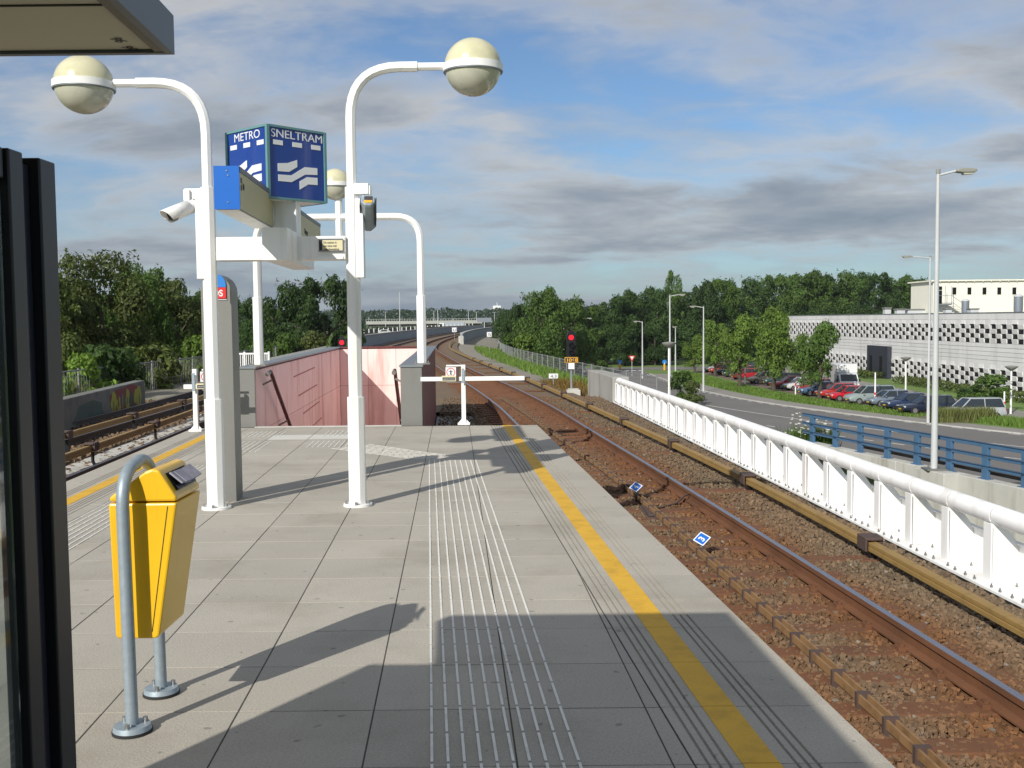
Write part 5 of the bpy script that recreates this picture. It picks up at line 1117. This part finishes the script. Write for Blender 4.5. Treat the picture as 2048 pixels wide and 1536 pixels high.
def lineboard(name, label, px, pyb, pyt, w_, h_, zb_, mt_, txt=None):
    b_ = G(px,pyb,zb_); zt = P(px,pyt,b_.y).z; t = thing(name, label, 'sign', b_); x, y = b_.x, b_.y
    part('post', MB().cyl(b_,(x,y,zt),.035,n=6), 'fence', t); part('board', MB().box(x-w_/2,x+w_/2,y-.06,y-.04,zt-h_,zt), mt_, t)
    if txt: part('lettering', text_mb(txt, Vector((x-w_*.32,y-.0615,zt-h_*.82)), (1,0,0), Z_, h_*.8, width=w_*.64), 'ink', t)
lineboard('distance_board', 'small white board reading 4.3 beside the rail signal', 1107,778,747,.38,.20,-1.15,'signwhite','4.3')
lineboard('track_board', 'white square board on a pole on the grassy embankment', 979,708,664,.45,.45,-1.5,'signwhite','S')
lineboard('track_board', 'black and white square board over the curving track', 909,682,655,.6,.6,-1.0,'signwhite','U')
lineboard('white_board', 'tall narrow white board standing before the palisade fence', 617,712,672,.26,.52,-0.9,'signwhite')
def wirefence(label, pts, h, sp, grp):
    t = thing('wire_fence', label, 'fence', pts[0], grp); tops = []
    L_ = 0; 
    for a, b in zip(pts[:-1],pts[1:]):
        a = Vector(a); b = Vector(b); n = max(1,int((b-a).length/sp))
        for k in range(n):
            p = lerp(a,b,k/n); part('fence_post', MB().cyl(p-Vector((0,0,.3)),p+Vector((0,0,h)),.035,n=6), 'fence', t); tops.append(p)
    wr = MB()
    for a, b in zip(tops[:-1],tops[1:]):
        for q in range(7): wr.beam(a+Vector((0,0,h*(.12+.135*q))), b+Vector((0,0,h*(.12+.135*q))),.012,.012)
        for q in range(1,8): p = lerp(a,b,q/8); wr.beam(p+Vector((0,0,.1)),p+Vector((0,0,h*.94)),.008,.008,(1,0,0))
    part('fence_wires', wr, 'fence', t, kind='stuff')
    part('top_rail', MB().tube([p+Vector((0,0,h*.95)) for p in tops],.022,5), 'fence', t)
wirefence('grey wire fence running along the right embankment slope', [(RX(y)+6.6+0.2,y,-1.85) for y in range(44,150,10)], 1.15, 2.3, 'grey wire fences')
wirefence('grey wire fence with tall posts behind the graffiti wall', [(-15.2,33,-1.15),(-15.2,50,-1.2),(-15.8,72,-1.2)], 1.35, 1.75, 'grey wire fences')
# white pedestrian gate and palisade left of the stairwell
t = thing('gate_railing', 'white barred railing left of the stairwell behind the lamp portal', 'railing', P(500,735,31)-Vector((0,0,.4)))
ga0 = P(440,708,31); ga1 = P(538,708,31); zg = ga0.z
part('top_rail', MB().beam((ga0.x,31,zg),(ga1.x,31,zg),.06,.05), 'white', t); part('bottom_rail', MB().beam((ga0.x,31,-.75),(ga1.x,31,-.75),.06,.05), 'white', t)
k = 0; x = ga0.x
while x <= ga1.x+.01:
    part('bar' if k%12 else 'post', MB().cyl((x,31,-.95 if k%12==0 else -.74),(x,31,zg+(.06 if k%12==0 else 0)),.035 if k%12==0 else .014,n=6), 'white', t); x += (ga1.x-ga0.x)/24; k += 1
t = thing('palisade_fence', 'grey steel palisade fence running away beside the tracks', 'fence', P(560,730,34)-Vector((0,0,.5)))
pa = P(538,716,33); pb = P(652,692,62); mbp = MB(); n = 110
for k in range(n+1):
    p = lerp(Vector((pa.x,33,0)),Vector((pb.x,62,0)),k/n); zt = lerp(pa.z,pb.z,k/n); mbp.box(p.x-.03,p.x+.03,p.y-.01,p.y+.01,-.98,zt)
part('pales', mbp, 'fence', t, kind='stuff'); part('rail', MB().beam((pa.x,33.02,pa.z-.3),(pb.x,62.02,pb.z-.3),.03,.05), 'fence', t); part('rail', MB().beam((pa.x,33.02,-.75),(pb.x,62.02,-.75),.03,.05), 'fence', t)
# ================================================================ VIADUCT, MOTORWAY, DISTANT THINGS
v = thing('viaduct', 'grey-blue railway viaduct with smooth parapets curving away', 'viaduct', (-9,140,GZ))
def side(fx, d, y0, y1, z0, z1, w_, nm, mt_, step=8):
    r_ = []; y = y0
    while y <= y1: r_.append(Vector((fx(y)+d,y,0))); y += step
    part(nm, MB().sweep([(-w_/2,z0),(w_/2,z0),(w_/2,z1),(-w_/2,z1)], r_), mt_, v)
side(RX, 2.3, 128, 320, -1.7, 0.15, .3, 'parapet', 'viaduct'); side(RX, 2.36, 128, 320, 0.15, .22, .5, 'coping', 'farcon'); side(RX, 1.9, 128, 320, -3.0, -1.7, .6, 'girder', 'darkcon')
side(LX, -3.4, 104, 320, -1.4, .22, .3, 'parapet', 'viaduct'); side(LX, -3.4, 104, 320, .22, .29, .5, 'coping', 'farcon')
part('abutment_post', MB().box(RX(126)+2.0,RX(126)+2.6,126,127.2,-2.2,-.15), 'palecon', v); part('abutment_post', MB().box(LX(102)-3.9,LX(102)-2.9,101,103.5,-2.2,.1), 'palecon', v)
hw = thing('motorway', 'raised motorway with dark guard rail and white posts', 'motorway', (-35,310,GZ))
ha = P(728,668,285); hb = P(945,655,345); hd = (hb-ha); 
part('embankment_body', slabq(MB(), [Vector((ha.x-40,ha.y-12,0)),Vector((hb.x+60,hb.y+12,0)),Vector((hb.x+60,hb.y+60,0)),Vector((ha.x-40,ha.y+60,0))], GZ, -2.3), 'grass', hw)
n = 26
for k in range(n+1):
    p = lerp(ha,hb,k/n); 
    part('guard_post', MB().box(p.x-.1,p.x+.1,p.y-.15,p.y+.0,p.z+.2,p.z+1.35), 'signwhite', hw)
part('guard_rail', MB().add([ha+Vector((-8,0,-1.8)),hb+Vector((8,0,-1.8)),hb+Vector((8,0,1.0)),ha+Vector((-8,0,1.0)),ha+Vector((-8,.3,-1.8)),hb+Vector((8,.3,-1.8)),hb+Vector((8,.3,1.0)),ha+Vector((-8,.3,1.0))],[(0,1,2,3),(7,6,5,4),(0,4,5,1),(1,5,6,2),(2,6,7,3),(3,7,4,0)]), 'darkcon', hw)
ob_ = thing('motorway_bridge', 'pale concrete motorway bridge far behind the viaduct', 'bridge', (-40,420,GZ))
oa = P(732,644,420); obb = P(964,641,420); 
part('deck_edge', MB().box(oa.x,obb.x,420,432,oa.z-1.0,oa.z+.25), 'farcon', ob_); part('girder', MB().box(oa.x+1,obb.x-1,421,431,oa.z-2.0,oa.z-1.0), 'darkcon', ob_)
for k in range(5): x = lerp(oa.x+3,obb.x-3,k/4); part('pier', MB().box(x-.7,x+.7,422,430,GZ,oa.z-2.0), 'farcon', ob_)
for k in range(46): x = lerp(oa.x,obb.x,k/45); part('railing_post', MB().box(x-.08,x+.08,420.05,420.2,oa.z+.25,oa.z+.95), 'farcon', ob_)
part('railing', MB().box(oa.x,obb.x,420.06,420.18,oa.z+.95,oa.z+1.05), 'farcon', ob_)
def truck(label, px, py, y, L_, h_, cm):
    a = P(px,py,y); t = thing('lorry', label, 'lorry', (a.x,y,a.z-h_/2)); x, z = a.x, a.z-h_/2
    part('trailer', MB().box(x+.2,x+L_,y-1.2,y+1.2,z+.7,z+h_), cm, t, bevel=.05); part('cab', MB().prism([(-2.0,.5),(0,.5),(0,h_*.92),(-1.6,h_*.92),(-2.0,h_*.5)],(x,y-1.2,z),(1,0,0),(0,0,1),(0,2.4,0)), wp, t, bevel=.08)
    part('windscreen', MB().box(x-1.75,x-.7,y-1.23,y-1.19,z+h_*.5,z+h_*.8), 'carglass', t)
    for k in (-1.2,.9,L_*.6,L_*.8): part('wheel', MB().cyl((x+k,y-1.25,z+.5),(x+k,y-.9,z+.5),.5,n=10), 'tyre', t)
truck('white lorry with pale trailer on the motorway behind the viaduct', 889,653,352,6.8,2.9,carpaint('truck_grey',(.36,.39,.44)))
a = P(772,664,292); make_far = thing('far_car', 'silver car on the motorway left of the lorry', 'car', (a.x,292,a.z-.7))
part('body', MB().prism([(-2.1,.25),(2.1,.25),(2.1,.75),(1.2,.85),(.6,1.4),(-1.2,1.4),(-1.9,.9),(-2.1,.85)],(a.x,291,a.z-.7),(1,0,0),(0,0,1),(0,1.7,0)), carpaint('far_silver',(.45,.46,.46)), make_far, bevel=.08); part('windows', MB().prism([(.45,.9),(.3,1.3),(-1.1,1.3),(-1.5,.9)],(a.x,290.97,a.z-.7),(1,0,0),(0,0,1),(0,.03,0)), 'carglass', make_far)
for i,(px,pt_,pb_,y) in enumerate(((771,624,643,420),(800,583,660,300),(868,622,642,425),(876,619,660,330),(937,622,641,430),(953,624,641,440),(969,640,662,240),(989,625,640,440))):
    a = P(px,pb_,y); b2 = P(px,pt_,y); t = thing('lamp_mast', ('thin grey mast left over the far bridge','tallest thin mast left of the portal pole','grey mast right of the portal pole over the far bridge','tall grey mast beside the white lorry','slim far mast left of the gantry mast','slim far mast above the bridge end','mast with a flat sign panel over the viaduct','slim far mast by the white far building')[i], 'mast', a)
    part('pole', MB().cyl((a.x,y,a.z-2),(a.x,y,b2.z),.13,.09,n=6), 'lampgrey', t); part('head', MB().box(a.x-.9,a.x+.9,y-.1,y+.1,b2.z-.05,b2.z+.15) if px != 969 else MB().box(a.x-1.6,a.x+1.6,y-.1,y+.1,b2.z-.5,b2.z+.5), 'greymetal', t)
a = P(994,615,900); t = thing('far_building', 'small white building on the horizon above the far trees', 'building', (a.x,900,GZ))
part('block', MB().box(a.x-6,a.x+6,900,915,GZ,a.z-.8), 'farcon', t); part('upper_block', MB().box(a.x-3.5,a.x+3.2,901,914,a.z-.8,a.z+1.6), 'signwhite', t); part('mast', MB().cyl((a.x,905,a.z+1.6),(a.x,905,a.z+4.5),.25,n=6), 'signwhite', t)
# ================================================================ VEGETATION
def crown_mb(seed, n, ls, shape):
    """leaf-clump crown in a unit box (radius 0.5, height 0..1): lobes with leaves on their shells"""
    r = random.Random(seed); lobes = []
    for _ in range(400):
        if len(lobes) >= (38 if shape != 'column' else 24): break
        a = r.uniform(0,6.283); z = r.uniform(.08,.92)
        if shape == 'round': env = math.sqrt(max(0,1-((z-.46)/.54)**2))*.40
        elif shape == 'wide': env = (math.sqrt(max(0,1-((z-.40)/.60)**2)))*.42
        elif shape == 'column': env = .28*math.sin(math.pi*min(1,(z+.12)/1.12))**.6*(1.0 if z < .7 else (1.05-z)/.35*.95)
        else: env = .40*(1-z)**.55*(.35 if z < .12 else 1)
        rad = env*math.sqrt(r.random()); lr = (r.uniform(.10,.19) if r.random() < .55 else r.uniform(.05,.10))*(1 if shape != 'column' else .75); rad *= 1.0 if lr > .1 else 1.12
        lobes.append((Vector((rad*math.cos(a),rad*math.sin(a),z)), lr))
    mb = MB(); tot = sum(q_[1]**1.6 for q_ in lobes)
    for (c, lr) in lobes:
        sdir = [Vector((r.gauss(0,1),r.gauss(0,1),r.gauss(.4,.8))).normalized() for _ in range(7)]
        for _ in range(int(n*lr**1.6/tot)):
            d = Vector((r.gauss(0,1),r.gauss(0,1),r.gauss(0,1))).normalized()
            if d.z < -.35 and r.random() < .5: d.z *= -1
            rr = lr*(r.uniform(.78,1.06) if r.random() < .72 else r.uniform(.25,1.1))
            if r.random() < .10: d = (r.choice(sdir)+d*.16).normalized(); rr = lr*r.uniform(.9,1.55)
            p = c+Vector((d.x,d.y,d.z*.85))*rr
            if p.z < 0.0 or p.z > 1.06: continue
            nn = (d+Vector((r.gauss(0,.5),r.gauss(0,.5),r.gauss(0,.5)+.25))).normalized()
            t = nn.cross(Vector((r.gauss(0,1),r.gauss(0,1),r.gauss(0,1)))).normalized(); b = nn.cross(t); s = ls*r.uniform(.6,1.35); w = s*r.uniform(.38,.62)
            if shape == 'willow': t = (Vector((0,0,-1))+t*.45).normalized(); b = nn.cross(t).normalized()
            bend = nn*s*r.uniform(-.25,.1)
            mb.add([p-t*s*.5, p+b*w*.5+bend*.3, p+t*s*.5+bend, p-b*w*.5+bend*.3], [(0,1,2,3)])
    return mb
CR = {}
def crown(kind, mk_):
    key = (kind, mk_)
    if key not in CR:
        base = [k for k in CR if k[0] == kind]
        if base: me = CR[base[0]].copy(); me.materials.clear()
        else:
            sd_, n, ls, sh = {'r1':(11,13000,.040,'round'),'r2':(12,13000,.040,'round'),'r3':(19,11000,.044,'round'),'w1':(13,14000,.038,'wide'),'w2':(14,14000,.038,'wide'),'near1':(15,26000,.030,'wide'),'near2':(16,26000,.030,'round'),'near3':(23,24000,.031,'round'),'col':(17,6000,.034,'column'),'young':(18,5600,.055,'round'),'young2':(28,5600,.055,'wide'),'bush':(20,2600,.085,'wide'),'bush2':(21,2600,.09,'round')}[kind]
            me = mesh('crown', crown_mb(sd_,n,ls,sh), fixn=False)
        me.materials.append(K[mk_]); CR[key] = me
    return CR[key]
trnd = random.Random(3)
def trunk_mb(h, hc, r, seed, dig=.2):
    q = random.Random(seed); mb = MB(); lean = q.uniform(-.3,.3)
    mb.tube([(0,0,-dig),(lean*.1,0,hc*.6),(lean*.4,q.uniform(-.2,.2),hc),(lean*.7,q.uniform(-.3,.3),h*.55),(lean,0,h*.70)],[r*1.3,r,r*.85,r*.5,r*.12],7)
    for k in range(5):
        z = lerp(hc*.8,h*.62,k/5); a = q.uniform(0,6.28); l_ = h*q.uniform(.16,.28)
        mb.tube([(lean*.4,0,z),(math.cos(a)*l_*.5,math.sin(a)*l_*.5,z+l_*.45),(math.cos(a)*l_,math.sin(a)*l_,z+l_*.85)],[r*.5,r*.3,r*.08],5)
    return mb
def tree(px, y, pyt, wpx, zb_, kind, mk_, label, group, hc=.16, name='tree', cat='tree', dig=.2):
    a = P(px,pyt,y); h = a.z-zb_; w = wpx/FP*y; t = thing(name, label, cat, (a.x,y,zb_), group)
    cr = part('crown', None, K[mk_], t, me=crown(kind,mk_)); cr.location = (0,0,h*hc); cr.scale = (w,w*.95,h*(1-hc)); cr.rotation_euler = (0,0,trnd.uniform(0,6.28))
    if name == 'tree': part('trunk', trunk_mb(h,h*max(hc,.1),.02*h+.05,int(px+y),dig), 'bark', t, world=False, smooth=60)
    return t
g1 = 'trees of the dark wood behind the graffiti wall'; l1 = 'dark broadleaf tree of the wood behind the graffiti wall'
for (px,y,top,w,k,m_) in ((60,46,540,230,'near1','leaf_d'),(190,50,512,250,'near2','leaf_d'),(262,56,524,200,'near3','leaf_a'),(345,62,556,210,'near1','leaf_d'),(120,62,545,260,'near3','leaf_b'),(300,72,560,230,'near2','leaf_b'),(420,74,575,150,'near3','leaf_b'),(-30,52,560,220,'near2','leaf_b')):
    tree(px,y,top,w,-3.2,k,m_,l1,g1,hc=.02,dig=3.1)
for (px,top,w) in ((40,600,150),(110,590,150),(180,585,150),(250,590,150),(320,600,150),(390,605,130),(455,625,110)): tree(px,88,top,w,GZ,'r3','leaf_b','low dark tree filling the wood behind the graffiti wall','low trees deep in the left wood',hc=.0)
for (px,y,top,w,k,m_,lb) in ((180,38,715,120,'bush','leaf_c','bright green shrub leaning over the graffiti wall'),(215,40,690,150,'bush2','leaf_b','dark shrub rising behind the graffiti wall'),(300,46,690,150,'bush2','leaf_d','rounded olive shrub behind the wire fence posts'),(388,52,678,90,'bush','leaf_c','light green shrub beside the left lamp pole'),(120,36,760,60,'bush','leaf_c','small bright shrub at the white parapet end'),(440,60,690,110,'bush2','leaf_a','shrub left of the barred railing')):
    tree(px,y,top,w,-2.3,k,m_,lb,'shrubs behind the graffiti wall',hc=0,name='shrub',cat='shrub')
g2 = 'tall trees beyond the stairwell'; 
for (px,y,top,w,k,m_,lb) in ((478,92,590,90,'r1','leaf_b','dark tree between the help pillar and the portal pole'),(590,98,553,165,'w1','leaf_b','tall dark tree left of the twin crown beyond the stairwell'),(648,102,550,150,'r1','leaf_b','tall dark tree beyond the stairwell, right of its twin'),(545,108,610,90,'r2','leaf_a','lower tree beside the portal pole beyond the stairwell'),(690,112,612,60,'r3','leaf_b','low dark tree at the right end of the stairwell trees'),(505,84,640,80,'r2','leaf_b','rounded low tree behind the barred railing'),(450,96,600,70,'r3','leaf_b','dark tree half hidden by the help pillar')):
    tree(px,y,top,w,GZ,k,m_,lb,g2,hc=.04)
for (px,y,top,w,lb) in ((560,72,672,90,'leafy shrub behind the palisade fence'),(625,78,668,80,'yellow-green shrub by the tall white board'),(690,80,676,60,'shrub beside the left red signal'),(520,64,682,70,'shrub behind the barred railing by the portal pole'),(715,90,668,50,'small shrub at the edge of the stairwell trees')):
    tree(px,y,top,w,-3.0,'bush','leaf_a' if px != 625 else 'leaf_d',lb,'shrubs beyond the stairwell',hc=0,name='shrub',cat='shrub')
# right-hand side: near wood edge, dense wood, poplar
g3 = 'trees along the right embankment'
for (px,y,top,w,k,m_,lb) in ((1075,138,572,120,'w2','leaf_a','tall spreading tree at the left edge of the right-hand wood'),(1035,150,606,70,'r2','leaf_b','darker tree leaning towards the viaduct'),(1150,150,588,120,'w1','leaf_a','rounded tree behind the number signal'),(1020,172,628,60,'r3','leaf_b','low tree beside the viaduct end'),(1005,190,636,50,'r1','leaf_b','small tree touching the viaduct parapet')):
    tree(px,y,top,w,GZ,k,m_,lb,g3,hc=.02)
for (px,y,top,w,m_,lb) in ((1030,112,670,70,'leaf_a','green shrub over the fence by the viaduct'),(1060,108,672,90,'leaf_c','broad bright shrub around the short lamp'),(1090,104,690,70,'leaf_a','shrub above the fence beside the white van'),(1010,120,684,44,'leaf_b','dark shrub beneath the viaduct girder')):
    tree(px,y,top,w,-4.6,'bush',m_,lb,'shrubs along the right fence',hc=0,name='shrub',cat='shrub')
g4 = 'trees of the dense wood beyond the junction'; l4 = 'dark green broadleaf tree in the dense wood beyond the junction'
wood = [(1120,185,598,110,'r1','leaf_b'),(1185,190,604,110,'w1','leaf_b'),(1230,182,590,110,'r2','leaf_b'),(1270,188,578,100,'w2','leaf_b'),(1315,184,572,95,'r1','leaf_b'),(1355,205,572,110,'w1','leaf_a'),(1400,198,560,110,'w2','leaf_b'),(1450,206,556,120,'r2','leaf_a'),(1510,215,548,120,'w1','leaf_b'),(1560,222,546,120,'r1','leaf_a'),(1612,228,538,130,'w2','leaf_a'),(1660,232,548,110,'r2','leaf_b'),(1702,228,534,120,'w1','leaf_a'),(1752,236,542,120,'r1','leaf_b'),(1800,240,548,110,'w2','leaf_a'),(1850,244,556,100,'r2','leaf_b'),(1900,246,560,100,'w1','leaf_b'),(1960,246,561,110,'r1','leaf_b'),(2020,246,560,110,'w2','leaf_b'),(1250,176,640,90,'r3','leaf_b'),(1310,178,650,90,'r3','leaf_b'),(1390,180,640,100,'r3','leaf_b'),(1470,184,630,110,'r3','leaf_b'),(1540,190,620,110,'r3','leaf_b'),(1600,196,612,120,'r3','leaf_b'),(1670,200,606,120,'r3','leaf_b'),(1190,180,650,90,'r3','leaf_b'),(1735,206,600,120,'r3','leaf_b'),(1800,212,596,110,'r3','leaf_b')]
for (px,y,top,w,k,m_) in wood:
    if k == 'r3': tree(px,y,top,w,GZ,k,m_,'lower dark tree along the front edge of the dense wood behind the street trees','lower trees at the front of the dense wood',hc=.02)
    elif px > 1830: tree(px,y,top,w,GZ,k,m_,'dark tree whose top shows over the cream rooftop block','trees behind the cream rooftop block',hc=.02)
    elif px < 1340: tree(px,y,top,w,GZ,k,m_,'dark wood tree between the rail signal and the poplar','dark trees between the signal and the poplar',hc=.02)
    else: tree(px,y,top,w,GZ,k,m_,'tall wood tree between the poplar and the cream rooftop block','tall trees between the poplar and the rooftop block',hc=.02)
for (px,top,w) in ((1040,612,110),(1100,606,120),(1160,612,120),(1215,606,120),(1275,596,120),(1330,588,120),(1420,575,130),(1490,570,130),(1580,562,140),(1660,560,140),(1740,556,140)): tree(px,262,top,w,GZ,'r3','leaf_b','hindmost dark tree filling the gaps of the dense wood','hindmost trees of the dense wood',hc=.0)
tree(1343,196,524,74,GZ,'col','leaf_a','slim poplar towering above the dense wood','poplar',hc=.02)
for (px,y,top,w,k,m_,lb) in ((1480,119,626,92,'young','leaf_c','bright young tree behind the crimson hatchback'),(1548,112,614,96,'young2','leaf_c','bright young tree beside the scarlet saloon'),(1640,101.5,640,96,'young','leaf_a','young tree standing over the red parked cars before the grey building'),(1430,142,640,70,'young2','leaf_c','young tree at the far end of the parked row'),(1390,150,668,60,'young','leaf_c','small young tree near the slender lamp'),(1600,128,668,70,'young2','leaf_c','young tree partly behind the one over the red cars')):
    tree(px,y,top,w,GZ,k,m_,lb,'young trees along the parking row',hc=.14)
for (px,y,top,w,k,m_,lb) in ((1980,84,752,96,'bush','leaf_a','small spreading tree beside the near path lamp'),(1940,86,775,60,'bush2','leaf_b','low bush under the spreading tree by the footpath'),(1208,140,722,44,'bush','leaf_a','round bush above the abutment wall'),(1364,98,742,58,'bush2','leaf_a','upright shrub behind the white parapet'),(1385,95,765,44,'bush','leaf_d','olive shrub spreading beside the upright one')):
    tree(px,y,top,w,GZ,k,m_,lb,'street side bushes',hc=.02 if px != 1980 else .2,name='shrub',cat='shrub')
# hedge before the grey building
h = thing('hedge', 'long low green hedge along the foot of the grey building', 'hedge', F1+fn_*2.2+Vector((0,0,GZ))); hm = MB(); q = random.Random(9)
for k in range(9000):
    u = q.random()**.8*FL; 
    if EU0-.5 < u < EU1+.5: continue
    p = F1+fd*(FL-u)+fn_*q.uniform(.7,3.2)+Vector((0,0,GZ+q.random()**.5*.85)); d = Vector((q.gauss(0,1),q.gauss(0,1),q.gauss(0,1)+.6)).normalized(); t_ = d.cross(Vector((q.gauss(0,1),q.gauss(0,1),q.gauss(0,1)))).normalized(); b2 = d.cross(t_); s = q.uniform(.18,.4)
    hm.add([p-t_*s*.5,p+b2*s*.3,p+t_*s*.5,p-b2*s*.3],[(0,1,2,3)])
part('foliage', hm, 'leaf_d', h, fixn=False)
# distant woodland along the horizon
dm = MB(); q = random.Random(31)
for k in range(24000):
    x = q.uniform(-190,60); yy = q.uniform(520,600); top = 7.4+1.9*noise.noise(Vector((x*.07,1,0)))+1.6*noise.noise(Vector((x*.23,5,0))); zz = GZ+(top-GZ)*q.random()**.55
    s = q.uniform(.7,1.6); d = Vector((q.gauss(0,.7),-abs(q.gauss(.5,.6)),q.gauss(.3,.7))).normalized(); t_ = d.cross(Vector((q.gauss(0,1),q.gauss(0,1),q.gauss(0,1)))).normalized(); b2 = d.cross(t_); p = Vector((x,yy,zz))
    dm.add([p-t_*s*.5,p+b2*s*.4,p+t_*s*.5,p-b2*s*.4],[(0,1,2,3)])
o = part('distant_woodland', dm, 'leaf_far', None, fixn=False); o['kind'] = 'stuff'; o['label'] = 'distant dark woodland along the horizon behind the far bridge'; o['category'] = 'woodland'
# grass and weeds
def blades(name, label, n, fpos, h0, h1, w_, mk_, seed, spread=.25):
    q = random.Random(seed); mb = MB()
    for _ in range(n):
        p = fpos(q); hh = q.uniform(h0,h1); a = q.uniform(0,6.28); dx = Vector((math.cos(a),math.sin(a),0))*w_; ln = Vector((q.gauss(0,spread),q.gauss(0,spread),1))*hh
        mb.add([p-dx,p+dx,p+ln*.6+dx*.6,p+ln,p+ln*.6-dx*.6],[(0,1,2,3,4)])
    o = part(name, mb, mk_, None, fixn=False); o['kind'] = 'stuff'; o['label'] = label; o['category'] = 'grass'; return o
blades('tall_grass', 'tall reedy grass behind the left wire fence', 5200, lambda q: Vector((-15.6-q.random()**2*2.5,q.uniform(33,66),-1.25)), .5,1.25,.035,'reed',1,.16)
blades('embankment_grass', 'green grass on the right embankment slope by the fence', 11000, lambda q: (lambda y,d: Vector((RX(y)+d,y,-1.25-.16*(d-3.2) if d < 6.5 else -1.75-.38*(d-6.5))))(q.uniform(38,120),3.9+q.random()**.7*4.6), .15,.5,.035,'blade',2,.3)
blades('rusty_weeds', 'rust-coloured weeds at the foot of the number signal', 2200, lambda q: Vector((2.1+q.gauss(0,.5)-.2*q.random(),q.uniform(38.6,47),-1.2)), .12,.42,.022,'rustweed',3,.4)
blades('verge_grass', 'tall meadow grass along the parking verge near the silver minivan', 9000, lambda q: (lambda y: Vector((RC(y)+q.uniform(9.4,12.6)*1.05,y,GZ)))(q.uniform(66,80)), .2,.6,.035,'blade',4,.25)
blades('verge_grass', 'tallest meadow grass hiding the lower half of the silver minivan', 3000, lambda q: Vector((q.uniform(31.2,35.6),q.uniform(77.0,78.4),GZ)), .7,1.25,.035,'reed',14,.18)
blades('verge_grass', 'short green verge grass before the parked cars', 12000, lambda q: (lambda y: Vector((RC(y)+q.uniform(8.6,12.5),y,GZ)))(q.uniform(82,150)), .08,.26,.05,'blade',5,.35)
wpos = G(1578,885,-3.3)
blades('wall_weeds', 'leafy weeds with white flowers at the end of the retaining wall', 1500, lambda q: WS-wd*abs(q.gauss(.5,.8))-wn*q.uniform(0,1.5)+Vector((0,0,-1.15)), .7,1.7,.05,'leaf_a',6,.22)
fm = MB(); q = random.Random(8)
for _ in range(90):
    p = WS-wd*abs(q.gauss(.5,.8))-wn*q.uniform(0,1.5)+Vector((0,0,.25+q.gauss(.1,.25))); s = q.uniform(.02,.05); fm.obox(p,(s,0,0),(0,s,0),(0,0,s*.4))
o = part('wall_flowers', fm, 'flower', None); o['kind'] = 'stuff'; o['label'] = 'white flower heads above the weeds by the blue railing'; o['category'] = 'flowers'
# ================================================================ HAZE
hz = MB().box(-1650,1650,-400,3100,GZ-1.2,16.0); ho = part('haze', hz, K['white'], None); ho.data.materials.clear(); ho['kind'] = 'stuff'; ho['label'] = 'thin pale haze over the whole place'; ho['category'] = 'haze'
HM = bpy.data.materials.new('thin_haze'); HM.use_nodes = True; hn = HM.node_tree; hn.nodes.clear(); ho_ = hn.nodes.new('ShaderNodeOutputMaterial'); hv = hn.nodes.new('ShaderNodeVolumePrincipled')
hv.inputs['Color'].default_value = (0.86, 0.91, 0.97, 1); hv.inputs['Density'].default_value = 0.00012; hv.inputs['Anisotropy'].default_value = 0.2; hn.links.new(hv.outputs[0], ho_.inputs['Volume']); ho.data.materials.append(HM)
